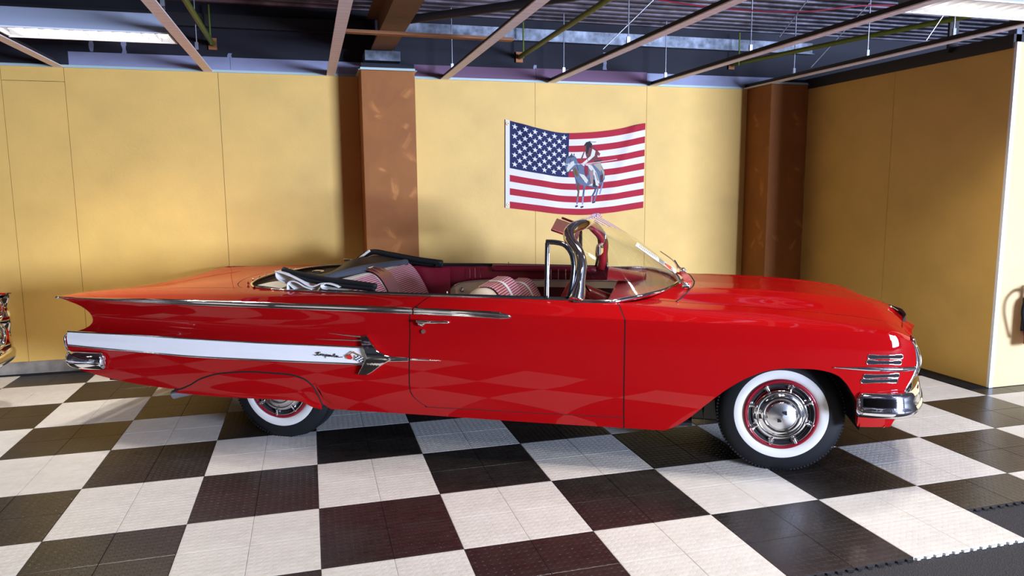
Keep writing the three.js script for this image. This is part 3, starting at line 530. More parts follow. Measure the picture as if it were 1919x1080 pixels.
  for (const z of [0.76, 0.56]) {
    const hx = z > 0.7 ? 2.155 : 2.20;
    part('headlight', [flip(new THREE.SphereGeometry(0.085, 24, 10, 0, 7, 0, 0.9).rotateZ(-Math.PI / 2).translate(hx - 0.045, 0.64, z), s)], M.lens, pod);
    part('headlight_ring', [flip(new THREE.TorusGeometry(0.083, 0.012, 10, 32).rotateY(Math.PI / 2).translate(hx + 0.0, 0.64, z), s), flip(new THREE.CylinderGeometry(0.08, 0.05, 0.05, 24, 1, true).rotateZ(Math.PI / 2).translate(hx - 0.03, 0.64, z), s)], M.chrome, pod);
  }
});
// hood, cowl, trunk lid, rear deck
const cowlX = pchip([[0, 1.035], [0.3, 1.015], [0.5, 0.975], [0.62, 0.94], [0.716, 0.905]]);
const baseX = pchip([[0, 0.945], [0.29, 0.90], [0.54, 0.82], [0.75, 0.70], [0.86, 0.588]]);
const A = Math.abs;
part('hood', grid(70, 64, (u, v) => { const z = lerp(0.7185, -0.7185, v), x = lerp(cowlX(A(z)), xNose(A(z)), u); let y = T(x, z); const r = A(A(z) - 0.36); y += 0.007 * Math.exp(-r * r / 0.0006) * sstep(2.28, 1.9, x) * sstep(1.0, 1.15, x); return [x, y, z]; }), M.red, car);
part('hood_seal', [tube(Array.from({ length: 30 }, (_, k) => { const z = lerp(0.72, -0.72, k / 29); return [cowlX(A(z)) - 0.004, T(cowlX(A(z)), z) - 0.004, z]; }), 0.006, 90, 6), ...[1, -1].map((s) => tube(Array.from({ length: 24 }, (_, k) => { const x = lerp(0.905, 2.165, k / 23); return [x, T(x, 0.719) - 0.009, s * 0.7205]; }), 0.004, 60, 6))], M.gap, car);
const vent = part('cowl_panel', grid(6, 60, (u, v) => { const z = lerp(0.716, -0.716, v), x = lerp(baseX(A(z)) - 0.03, cowlX(A(z)) - 0.009, u); return [x, T(x, z), z]; }), M.red, car);
{
  const slats = []; for (let k = 0; k < 90; k++) { const z = lerp(0.66, -0.66, k / 89), x0 = baseX(A(z)) + 0.02, x1 = cowlX(A(z)) - 0.018; if (x1 - x0 > 0.01) slats.push(rod([x0, T(x0, z) + 0.001, z], [x1, T(x1, z) + 0.001, z], 0.0028, 5)); }
  part('cowl_louvers', slats, M.red, vent).userData.kind = 'stuff';
}
{
  const e = part('hood_emblem', [capsTube([[2.215, T(2.215, 0.09) + 0.008, 0.09], [2.26, T(2.26, 0.045) + 0.008, 0.045], [2.30, T(2.30, 0) + 0.008, 0], [2.26, T(2.26, 0.045) + 0.008, -0.045], [2.215, T(2.215, 0.09) + 0.008, -0.09]], 0.007, 40, 8)], M.chrome, car);
}
const lidF = pchip([[0, -2.13], [0.25, -2.09], [0.5, -2.01], [0.64, -1.93], [0.71, -1.86]]), opening = pchip([[0, -2.01], [0.3, -1.96], [0.61, -1.86], [0.70, -1.77]]);
part('trunk_lid', grid(40, 50, (u, v) => { const z = lerp(0.709, -0.709, v), x = lerp(-3.0 + 0.06 * (z / 0.7) * (z / 0.7), lidF(A(z)) - 0.003, u); return [x, T(x, z), z]; }), M.red, car);
part('rear_deck', grid(10, 50, (u, v) => { const z = lerp(0.712, -0.712, v), x = lerp(lidF(A(z)) + 0.003, opening(Math.min(0.7, A(z))), u); return [x, T(x, z), z]; }), M.red, car);
part('trunk_seal', [tube(Array.from({ length: 30 }, (_, k) => { const z = lerp(0.71, -0.71, k / 29); return [lidF(A(z)), T(lidF(A(z)), z) - 0.006, z]; }), 0.005, 90, 6), ...[1, -1].map((s) => tube(Array.from({ length: 20 }, (_, k) => { const x = lerp(-2.96, -1.86, k / 19); return [x, T(x, 0.712) - 0.006, s * 0.712]; }), 0.005, 60, 6))], M.gap, car);
// tail and front panels
part('tail_panel', grid(10, 40, (u, v) => { const z = lerp(1, -1, v), y = lerp(0.86, 0.42, u), xe = xr(y) + 0.01, ze = Math.min(0.94, Z(xe, y)) - 0.004; const bow = (1 - z * z) * (y > 0.66 && y < 0.86 ? 0.06 : 0.06); return [xe - bow, y, z * ze]; }), M.red, car);
both((s) => [0.78, 0.61, 0.44].forEach((z) => { const l = part('tail_light', new THREE.SphereGeometry(0.042, 20, 8, 0, 7, 0, 1.2).rotateZ(Math.PI / 2).translate(-2.985, 0.605, s * z), M.tailRed, car); part('tail_light_ring', new THREE.TorusGeometry(0.043, 0.006, 8, 28).rotateY(Math.PI / 2).translate(-3.01, 0.605, s * z), M.chrome, l); }));
part('grille_backing', grid(6, 30, (u, v) => { const z = lerp(0.66, -0.66, v); return [xNose(A(z)) - 0.05, lerp(0.80 - 0.16 * 0, 0.42, u), z]; }), M.gap, car);
for (let k = 0; k < 7; k++) { const y = 0.69 - k * 0.036; part('grille_bar', tube(Array.from({ length: 15 }, (_, i) => { const z = lerp(0.47, -0.47, i / 14); return [xNose(A(z)) - 0.02, y, z]; }), 0.006, 30, 6), M.chrome, car); }
part('nose_panel', grid(6, 40, (u, v) => { const z = lerp(0.88, -0.88, v), x = xNose(A(z)); return [x - 0.02 * u, lerp(T(x - 0.002, z), A(z) > 0.5 ? 0.745 : 0.715, u), z]; }), M.red, car);
part('front_valance', grid(6, 40, (u, v) => { const z = lerp(0.93, -0.93, v), f = 1 - Math.pow(A(z) / 0.93, 3); return [2.03 + 0.24 * f - 0.05 * u, lerp(0.42, 0.305, u), z]; }), M.red, car);
// bumpers
function sweepBar(path, prof, n = 120) {                     // path in plan, profile [out, y]; mirrored about z = 0
  const half = path.map(([x, z]) => V(x, 0, z)), full = [...half, ...half.slice(0, -1).reverse().map((p) => V(p.x, 0, -p.z))];
  const c = new THREE.CatmullRomCurve3(full, false, 'centripetal'), cx = path[path.length - 1][0] > 0 ? 1 : -1;
  return grid(n, prof.length - 1, (u, v) => {
    const P = c.getPointAt(u), t = c.getTangentAt(u); let nx = -t.z, nz = t.x; const ox = P.x - (path[0][0] - cx * 0.6); if (nx * ox + nz * P.z < 0) { nx = -nx; nz = -nz; }
    const k = Math.min(1, 0.25 + Math.sqrt(Math.min(u, 1 - u) / 0.010)), [o, y] = prof[Math.round(v * (prof.length - 1))], ym = (prof[0][1] + prof[prof.length - 1][1]) / 2;
    return [P.x + nx * o * k, lerp(ym, y, 0.55 + 0.45 * k), P.z + nz * o * k];
  });
}
const dense = (p, n) => { const c = new THREE.CatmullRomCurve3(p.map(([a, b]) => V(a, b, 0)), false, 'centripetal'); return Array.from({ length: n + 1 }, (_, k) => { const q = c.getPointAt(k / n); return [q.x, q.y]; }); };
{
  const fb = part('front_bumper', sweepBar([[1.832, 0.975], [1.92, 0.982], [2.02, 0.972], [2.085, 0.935], [2.13, 0.86], [2.185, 0.72], [2.27, 0.4], [2.33, 0]], dense([[-0.03, 0.506], [0.0, 0.510], [0.018, 0.500], [0.026, 0.48], [0.030, 0.455], [0.036, 0.43], [0.045, 0.412], [0.034, 0.392], [0.016, 0.376], [-0.02, 0.368], [-0.06, 0.372]], 26), 160), M.chrome, car);
  part('bumper_bolt', new THREE.SphereGeometry(0.012, 12, 8).scale(0.6, 1, 0.5).translate(2.005, 0.428, 1.008), M.satin, fb);
  part('rear_bumper', sweepBar([[-2.69, 0.985], [-2.76, 1.0], [-2.88, 0.995], [-2.97, 0.96], [-3.03, 0.88], [-3.06, 0.7], [-3.09, 0]], dense([[-0.03, 0.535], [0.0, 0.545], [0.022, 0.532], [0.036, 0.505], [0.040, 0.48], [0.030, 0.45], [0.012, 0.432], [-0.02, 0.426]], 22), 160), M.chrome, car);
}
// ---------------------------------------------------------------- windshield
const half = (pts) => [...pts, ...pts.slice(0, -1).reverse().map(([x, y, z]) => [x, y, -z])];
const pillarPts = [[0.345, 0.935, 0.872], [0.356, 1.0, 0.85], [0.360, 1.067, 0.83], [0.365, 1.14, 0.80], [0.338, 1.214, 0.76], [0.285, 1.278, 0.71], [0.277, 1.312, 0.67], [0.30, 1.340, 0.61], [0.335, 1.352, 0.5], [0.355, 1.358, 0.3], [0.362, 1.36, 0]];
{
  const pts = half(pillarPts), c = new THREE.CatmullRomCurve3(pts.map((p) => V(...p)), false, 'centripetal');
  const rf = (t) => { const k = Math.min(t, 1 - t) * 2; return k < 0.10 ? lerp(0.050, 0.034, k / 0.10) : k < 0.6 ? 0.034 : lerp(0.034, 0.022, (k - 0.6) / 0.4); };
  const frame = part('windshield_frame', capsTube(pts, rf, 140, 14), M.chrome, car);
  both((s) => part('pillar_trim', capsTube(pillarPts.slice(0, 9).map(([x, y, z]) => [x - 0.004, y - 0.006, s * (z - 0.026)]), (t) => 0.032 - 0.006 * t, 50, 12), M.burgPaint, frame, 'burgundy inner pillar cover'));
  part('header_trim', capsTube(half([[0.30, 1.325, 0.58], [0.33, 1.335, 0.4], [0.345, 1.34, 0]]), 0.020, 40, 10), M.burgPaint, frame, 'burgundy inner header cover');
  const basePts = [[0.33, 0.934, 0.893], [0.45, 0.934, 0.890], [0.55, 0.938, 0.876], [0.63, 0.946, 0.822], [0.70, 0.951, 0.75], [0.82, 0.957, 0.54], [0.90, 0.961, 0.29], [0.945, 0.964, 0]];
  part('windshield_moulding', capsTube(half(basePts), 0.0145, 160, 10), M.chrome, frame);
  const bc = new THREE.CatmullRomCurve3(half([[0.36, 0.95, 0.868], [0.45, 0.945, 0.88], [0.55, 0.946, 0.868], [0.63, 0.952, 0.815], [0.70, 0.957, 0.742], [0.82, 0.963, 0.535], [0.90, 0.966, 0.288], [0.945, 0.968, 0]]).map((p) => V(...p)), false, 'centripetal');
  const tc = new THREE.CatmullRomCurve3(half([[0.285, 1.31, 0.668], [0.31, 1.342, 0.61], [0.345, 1.36, 0.5], [0.372, 1.368, 0.3], [0.382, 1.372, 0]]).map((p) => V(...p)), false, 'centripetal');
  const pc = new THREE.CatmullRomCurve3(pillarPts.slice(0, 7).map((p) => V(...p)), false, 'centripetal');
  part('windshield_glass', grid(70, 24, (u, v) => {
    const a = bc.getPointAt(u), b = tc.getPointAt(u), e = Math.min(u, 1 - u), m = u < 0.5 ? 1 : -1;
    const q = pc.getPointAt(v), s0 = bc.getPointAt(0), s1 = tc.getPointAt(0), k = Math.pow(clamp(1 - e / 0.28), 2);
    const bow = 0.035 * Math.sin(v * Math.PI) * (1 - k);
    return [lerp(a.x, b.x, v) + (q.x - lerp(s0.x, s1.x, v)) * k + bow, lerp(a.y, b.y, v) + (q.y - lerp(s0.y, s1.y, v)) * k + bow * 0.6, lerp(a.z, b.z, v) + m * (q.z - lerp(s0.z, s1.z, v)) * k];
  }), M.glass, car);
}
both((s) => {                                               // vent windows
  const z = (y) => s * (0.872 - 0.12 * (y - 0.94)), o = part('vent_window_frame', [capsTube([[0.172, 0.94], [0.172, 1.10], [0.172, 1.262]].map(([x, y]) => [x, y, z(y)]), 0.012, 12, 8), capsTube([[0.165, 1.268], [0.22, 1.266], [0.272, 1.252], [0.312, 1.205], [0.326, 1.14], [0.320, 1.05], [0.302, 0.955]].map(([x, y]) => [x, y, z(y)]), 0.0145, 50, 8), capsTube([[0.165, 0.945, z(0.945)], [0.31, 0.942, z(0.942)]], 0.010, 8, 8)], M.darkchrome, car);
  part('vent_window_strip', capsTube([[0.184, 0.95], [0.184, 1.25]].map(([x, y]) => [x, y, z(y) + s * 0.008]), 0.004, 6, 6), M.chrome, o);
  part('vent_window_glass', grid(8, 12, (u, v) => { const y = lerp(0.95, 1.255, v), xm = pchip([[0.94, 0.30], [1.05, 0.318], [1.14, 0.324], [1.205, 0.31], [1.26, 0.25]])(y); return [lerp(0.175, xm, u), y, z(y)]; }), M.glass, o);
});
// ---------------------------------------------------------------- cockpit
part('cockpit_floor', [box(-1.9, 0.9, 0.30, 0.32, -0.86, 0.86), box(-2.0, -1.4, 0.3, 0.62, -0.8, 0.8)], M.burgundy, car);
both((s) => {
  const w = part('side_trim_panel', [flip(grid(60, 6, (u, v) => { const x = lerp(-1.75, 0.62, u), y = lerp(T(x, 0.88) - 0.006, 0.31, v); return [x, y, Math.min(zin(x), 0.87) - 0.012 + 0.02 * Math.sin(v * 3.1)]; }), s)], M.burgundy, car);
  part('belt_pad', flip(capsTube([[-0.55, 0.925, 0.85], [-0.1, 0.925, 0.855], [0.3, 0.92, 0.85]], 0.03, 20, 10), s), M.burgundy, w);
  const yt = pchip([[-0.95, 0.70], [-0.88, 0.775], [-0.75, 0.81], [-0.55, 0.828], [-0.2, 0.835], [0.5, 0.838]]);
  part('armrest_panel', flip(grid(50, 3, (u, v) => { const x = lerp(-0.92, 0.5, u); return [x, lerp(yt(x), x < -0.6 ? 0.64 : 0.78, v), 0.825 - 0.004 * v]; }), s), M.beige, w, 'beige door panel insert');
  part('armrest_edge', flip(tube(Array.from({ length: 20 }, (_, k) => { const x = lerp(-0.92, 0.5, k / 19); return [x, yt(x) + 0.002, 0.823]; }), 0.005, 50, 6), s), M.satin, w);
  for (const x of [-0.735, -0.69, -0.645, -0.06, 0.0, 0.06, 0.12]) part('chrome_rib', flip(box(x - 0.0025, x + 0.0025, 0.845, 0.925, 0.818, 0.822), s), M.chrome, w);
  part('window_crank', flip(new THREE.SphereGeometry(0.022, 14, 10).translate(-0.80, 0.745, 0.805), s), M.chrome, w);
  if (s < 0) part('rear_side_pad', grid(10, 14, (u, v) => { const x = lerp(-1.30, -0.90, u); return [x, lerp(0.925, 0.45, v), -0.80 + 0.05 * Math.pow(u, 2) * 0 + 0.02 * Math.sin(u * 3.14)]; }), M.burgundy, w);
  // belt trim round the opening
  part('sill_trim', [flip(tube(Array.from({ length: 30 }, (_, k) => { const x = lerp(-1.76, 0.33, k / 29); return [x, T(x, zin(x)) + 0.002, zin(x) + 0.002]; }), 0.007, 80, 6), s)], M.chrome, car);
  part('sill_rubber', [flip(tube(Array.from({ length: 30 }, (_, k) => { const x = lerp(-1.2, 0.30, k / 29); return [x, T(x, zin(x)) + 0.004, zin(x) - 0.016]; }), 0.013, 80, 6), s)], M.black, car);
  part('door_lock_pin', flip(capsTube([[-0.42, 0.94, 0.868], [-0.42, 0.975, 0.868]], 0.0045, 4, 8), s), M.chrome, car);
});
part('well_trim', tube([...Array.from({ length: 21 }, (_, k) => { const z = lerp(0.72, -0.72, k / 20); return [opening(Math.min(0.7, A(z))) + 0.004, T(opening(Math.min(0.7, A(z))), z) + 0.004, z]; })], 0.008, 90, 8), M.chrome, car);
part('well_lining', grid(20, 20, (u, v) => { const z = lerp(0.70, -0.70, v), x = lerp(opening(Math.min(0.7, A(z))), -1.32, u); return [x, 0.945 - 0.16 * Math.sin(clamp(u * 1.5) * Math.PI / 2), z]; }), M.tan, car);
for (let k = 0; k < 11; k++) { const z = lerp(0.66, -0.66, k / 10), x = opening(Math.min(0.7, A(z))) - 0.03; part('snap_stud', new THREE.SphereGeometry(0.008, 8, 6).translate(x, T(x, z) + 0.004, z), M.chrome, car); }
// seats: profile [x, y] swept across the car
function seatBody(prof, z0, z1, r = 0.05) {
  const P = dense(prof, 40); return grid(40, 24, (u, v) => { const e = Math.min(v, 1 - v), k = Math.sqrt(clamp(1 - Math.pow(clamp(1 - e * (z1 - z0) / r), 2))), [x, y] = P[Math.round(u * 40)], cx = P[20][0], cy = 0.6; const sc = 0.8 + 0.2 * k; return [lerp(cx, x, sc), lerp(cy, y, 0.9 + 0.1 * k), lerp(z0, z1, v)]; });
}
function clothPatch(prof, z0, z1, off, n = 30) { const P = dense(prof, n); return grid(n, 8, (u, v) => { const i = Math.round(u * n), [x, y] = P[i], a = P[Math.max(0, i - 1)], b = P[Math.min(n, i + 1)], dx = b[0] - a[0], dy = b[1] - a[1], l = Math.hypot(dx, dy) || 1; return [x - dy / l * off, y + dx / l * off, lerp(z0, z1, v)]; }, (u, v) => [v, u * 0.9]); }
{
  const rs = part('rear_seat', [seatBody([[-1.42, 0.45], [-1.40, 0.85], [-1.34, 0.955], [-1.25, 0.985], [-1.17, 0.955], [-1.08, 0.82], [-0.98, 0.60]], -0.70, 0.70), rbox(0.62, 0.24, 1.4, 0.07, -0.78, 0.50, 0)], M.vinylWhite, car);
  for (const [a, b] of [[-0.63, -0.13], [0.13, 0.63]]) part('striped_cloth', clothPatch([[-1.20, 0.972], [-1.155, 0.935], [-1.08, 0.82], [-0.985, 0.61]], a, b, 0.008), M.cloth, rs, 'pink striped cloth');
  part('seat_divider', clothPatch([[-1.30, 0.975], [-1.25, 0.987], [-1.17, 0.957], [-1.08, 0.82], [-0.985, 0.61]], -0.115, 0.115, 0.014), M.burgundy, rs, 'burgundy centre panel');
  const rail = (z) => capsTube([[-1.265, 1.008, z], [-1.19, 0.985, z], [-1.12, 0.90, z], [-1.03, 0.745, z], [-1.015, 0.715, z]], 0.007, 30, 8);
  part('divider_trim', [rail(0.05), rail(-0.05), capsTube([[-1.265, 1.008, 0.06], [-1.265, 1.008, -0.06]], 0.007, 4, 8)], M.chrome, rs);
  const fp = [[-0.40, 0.45], [-0.42, 0.72], [-0.37, 0.90], [-0.29, 0.965], [-0.20, 0.955], [-0.13, 0.85], [-0.06, 0.62]];
  for (const [a, b] of [[0.03, 0.70], [-0.70, -0.03]]) {
    const low = a < 0 ? -0.10 : 0;
    const P2 = fp.map(([x, y]) => [x, y > 0.6 ? y + low : y]);
    const fs = part('front_seat_back', seatBody(P2, a, b, 0.09), M.beige, car);
    for (const [c, d] of [[a + 0.06, (a + b) / 2 - 0.03], [(a + b) / 2 + 0.03, b - 0.06]]) part('striped_cloth', clothPatch(P2.slice(3), c, d, 0.010), M.cloth, fs, 'pink striped cloth');
    part('seat_band', clothPatch(P2.slice(3), (a + b) / 2 - 0.028, (a + b) / 2 + 0.028, 0.012), M.vinylWhite, fs);
  }
  const fc = part('front_seat_cushion', rbox(0.56, 0.22, 1.42, 0.07, 0.12, 0.55, 0), M.burgundy, car);
  part('striped_cloth', grid(4, 8, (u, v) => [lerp(-0.1, 0.36, u), 0.664, lerp(0.62, -0.62, v)], (u, v) => [v, u]), M.cloth, fc, 'pink striped cloth');
}
// dashboard, wheel, mirror, visors
{
  const d = part('dashboard', [grid(16, 50, (u, v) => { const z = lerp(0.83, -0.83, v), xb = baseX(Math.min(0.86, A(z))) - 0.015, x0 = Math.min(0.50, xb - 0.05), x = lerp(xb, x0, u); return [x, 0.945 - 0.05 * Math.pow(u, 2), z]; }), grid(8, 50, (u, v) => { const z = lerp(0.83, -0.83, v), xb = baseX(Math.min(0.86, A(z))) - 0.015, x0 = Math.min(0.50, xb - 0.05); return [x0 + 0.05 * Math.sin(u * 3), lerp(0.895, 0.62, u), z]; })], M.burgPaint, car);
  part('instrument_hood', grid(20, 12, (u, v) => { const a = lerp(0.25, Math.PI - 0.05, u); return [lerp(0.70, 0.44, v), 0.905 + 0.095 * Math.sin(a) * (0.55 + 0.45 * v), -0.36 + 0.19 * Math.cos(a)]; }), M.burgPaint, d);
  part('glove_box', rbox(0.05, 0.13, 0.42, 0.02, 0.505, 0.80, 0.42), M.burgundy, d);
  const w = part('steering_wheel', [new THREE.TorusGeometry(0.205, 0.0125, 12, 60).rotateY(Math.PI / 2), ...[0.0, 2.2, 4.1].map((a) => capsTube([[0.03, 0, 0], [0.015, 0.10 * Math.cos(a), 0.10 * Math.sin(a)], [0, 0.2 * Math.cos(a), 0.2 * Math.sin(a)]], 0.011, 10, 8)), new THREE.CylinderGeometry(0.045, 0.055, 0.05, 24).rotateZ(Math.PI / 2).translate(0.03, 0, 0)], M.burgPaint, car);
  w.rotation.z = -0.5; w.position.set(0.16, 0.87, -0.36);
  part('steering_column', capsTube([[0.19, 0.86, -0.36], [0.35, 0.79, -0.36], [0.62, 0.67, -0.36]], (t) => 0.035 + 0.03 * t, 16, 14), M.burgPaint, car);
  part('gear_lever', [capsTube([[0.30, 0.82, -0.33], [0.27, 0.90, -0.2], [0.26, 0.95, -0.13]], 0.007, 12, 8), new THREE.SphereGeometry(0.017, 12, 10).translate(0.26, 0.955, -0.125)], M.black, car);
  const m = part('rear_view_mirror', rbox(0.022, 0.075, 0.23, 0.012, 0.405, 1.16, 0), M.chrome, car);
  part('mirror_stem', capsTube([[0.372, 1.345, 0], [0.43, 1.27, 0], [0.437, 1.21, 0], [0.415, 1.17, 0]], 0.007, 24, 8), M.chrome, m);
  part('mirror_glass', box(0.392, 0.394, 1.128, 1.192, -0.107, 0.107), M.satin, m);
  both((s) => { const v = part('sun_visor', new RoundedBoxGeometry(0.175, 0.016, 0.40, 2, 0.007), M.burgundy, car); v.position.set(0.215, 1.315, s * 0.31); v.rotation.set(s * 0.12, s * 0.06, -0.35); });
  // far side mirror
  part('side_mirror', [new THREE.SphereGeometry(0.06, 18, 12).scale(0.35, 1, 0.8).translate(0.30, 1.06, -0.96), capsTube([[0.32, 0.93, -0.93], [0.32, 1.0, -0.95]], 0.009, 6, 8)], M.chrome, car);
}
// wipers
both((s) => {
  const z = s * 0.42, o = part('wiper', [rbox(0.05, 0.022, 0.055, 0.008, 0.965, T(0.965, 0.42) + 0.014, z), capsTube([[0.965, T(0.965, 0.42) + 0.02, z], [0.93, 1.0, z - 0.07], [0.905, 1.035, z - 0.12]], 0.0075, 14, 8), new THREE.SphereGeometry(0.016, 10, 8).translate(0.965, T(0.965, 0.42) + 0.025, z)], M.chrome, car);
  part('wiper_blade', capsTube([[0.80, 1.085, z - 0.33], [0.895, 1.035, z - 0.12], [0.925, 1.0, z + 0.08]], 0.0045, 20, 6), M.satin, o);
});
// folded top
{
  const t = part('folded_top', [grid(30, 36, (u, v) => {
    const z = lerp(0.62, -0.72, v), x = lerp(-1.80, -1.30, u) + 0.06 * v;
    return [x + 0.02 * Math.sin(v * 7), 0.925 + 0.055 * Math.sin(u * 2.6) + 0.055 * sstep(0.35, 0.95, v) * Math.sin(u * Math.PI) + 0.012 * Math.sin(u * 9 + v * 5) + 0.008 * Math.sin(v * 17 + u * 3), z];
  })], M.topBlack, car, 'folded black fabric top');
  part('top_roll', capsTube([[-1.46, 0.955, 0.50], [-1.36, 0.985, 0.34], [-1.31, 0.99, 0.1], [-1.29, 0.985, -0.15], [-1.25, 0.985, -0.4], [-1.20, 0.99, -0.58]], (k) => 0.026 + 0.016 * Math.sin(k * Math.PI), 40, 14), M.topLining, t, 'dark grey rolled lining');
  part('top_rail', [capsTube([[-1.556, 1.072, 0.72], [-1.52, 1.060, 0.72], [-1.301, 1.016, 0.72], [-1.1, 0.995, 0.72], [-0.925, 0.975, 0.72]], 0.018, 30, 10), capsTube([[-1.50, 1.035, 0.735], [-1.30, 0.992, 0.735], [-0.93, 0.955, 0.735]], 0.014, 30, 8)], M.rubber, t);
  part('top_rail', [capsTube([[-1.70, 0.975, -0.74], [-1.62, 1.03, -0.745], [-1.555, 1.055, -0.75], [-1.40, 1.035, -0.75], [-1.15, 0.995, -0.75], [-0.955, 0.972, -0.75]], 0.024, 40, 10), capsTube([[-1.40, 1.0, -0.77], [-1.15, 0.965, -0.77], [-0.96, 0.945, -0.77]], 0.018, 20, 8), rbox(0.06, 0.05, 0.04, 0.006, -0.975, 0.967, -0.75)], M.rubber, t);
  part('top_edge', capsTube([[-1.66, 1.0, -0.70], [-1.60, 1.045, -0.71], [-1.565, 1.07, -0.72]], 0.010, 10, 8), M.vinylWhite, t);
  const sheet = (pts, z0, z1) => { const P = dense(pts, 60); return [grid(60, 8, (u, v) => { const [x, y] = P[Math.round(u * 60)]; return [x, y, lerp(z0, z1, v)]; }), capsTube(P.filter((_, k) => k % 3 === 0).map(([x, y]) => [x, y, z0]), 0.0045, 60, 6)]; };
  part('white_vinyl_fold', [...sheet([[-1.575, 1.066], [-1.573, 1.028], [-1.551, 1.006], [-1.494, 0.985], [-1.45, 0.95]], 0.775, 0.60), ...sheet([[-1.575, 1.066], [-1.509, 1.05], [-1.444, 1.025], [-1.398, 1.003], [-1.362, 0.982], [-1.324, 0.973], [-1.267, 0.992], [-1.23, 0.995], [-1.179, 0.985], [-1.145, 0.971]], 0.785, 0.66), ...sheet([[-1.494, 0.95], [-1.489, 0.992], [-1.464, 1.005], [-1.426, 0.998], [-1.377, 0.972], [-1.325, 0.955]], 0.79, 0.66), ...sheet([[-1.222, 0.955], [-1.259, 0.968], [-1.263, 0.983], [-1.235, 0.993]], 0.79, 0.66)], M.vinylWhite, t, 'folded white vinyl edge of the top');
  part('white_well_flap', grid(10, 8, (u, v) => [lerp(-1.745, -1.55, u), 0.965 + 0.02 * Math.sin(u * 2.5) * v - 0.01 * u, lerp(0.715 + 0.05 * u, 0.60, v)]), M.vinylWhite, t);
  part('top_latch', [rbox(0.06, 0.02, 0.05, 0.008, -1.72, 1.0, -0.62), rbox(0.07, 0.022, 0.06, 0.008, -1.60, 0.99, 0.15), rbox(0.09, 0.012, 0.02, 0.004, -0.92, 0.953, 0.83)], M.chrome, t);
}
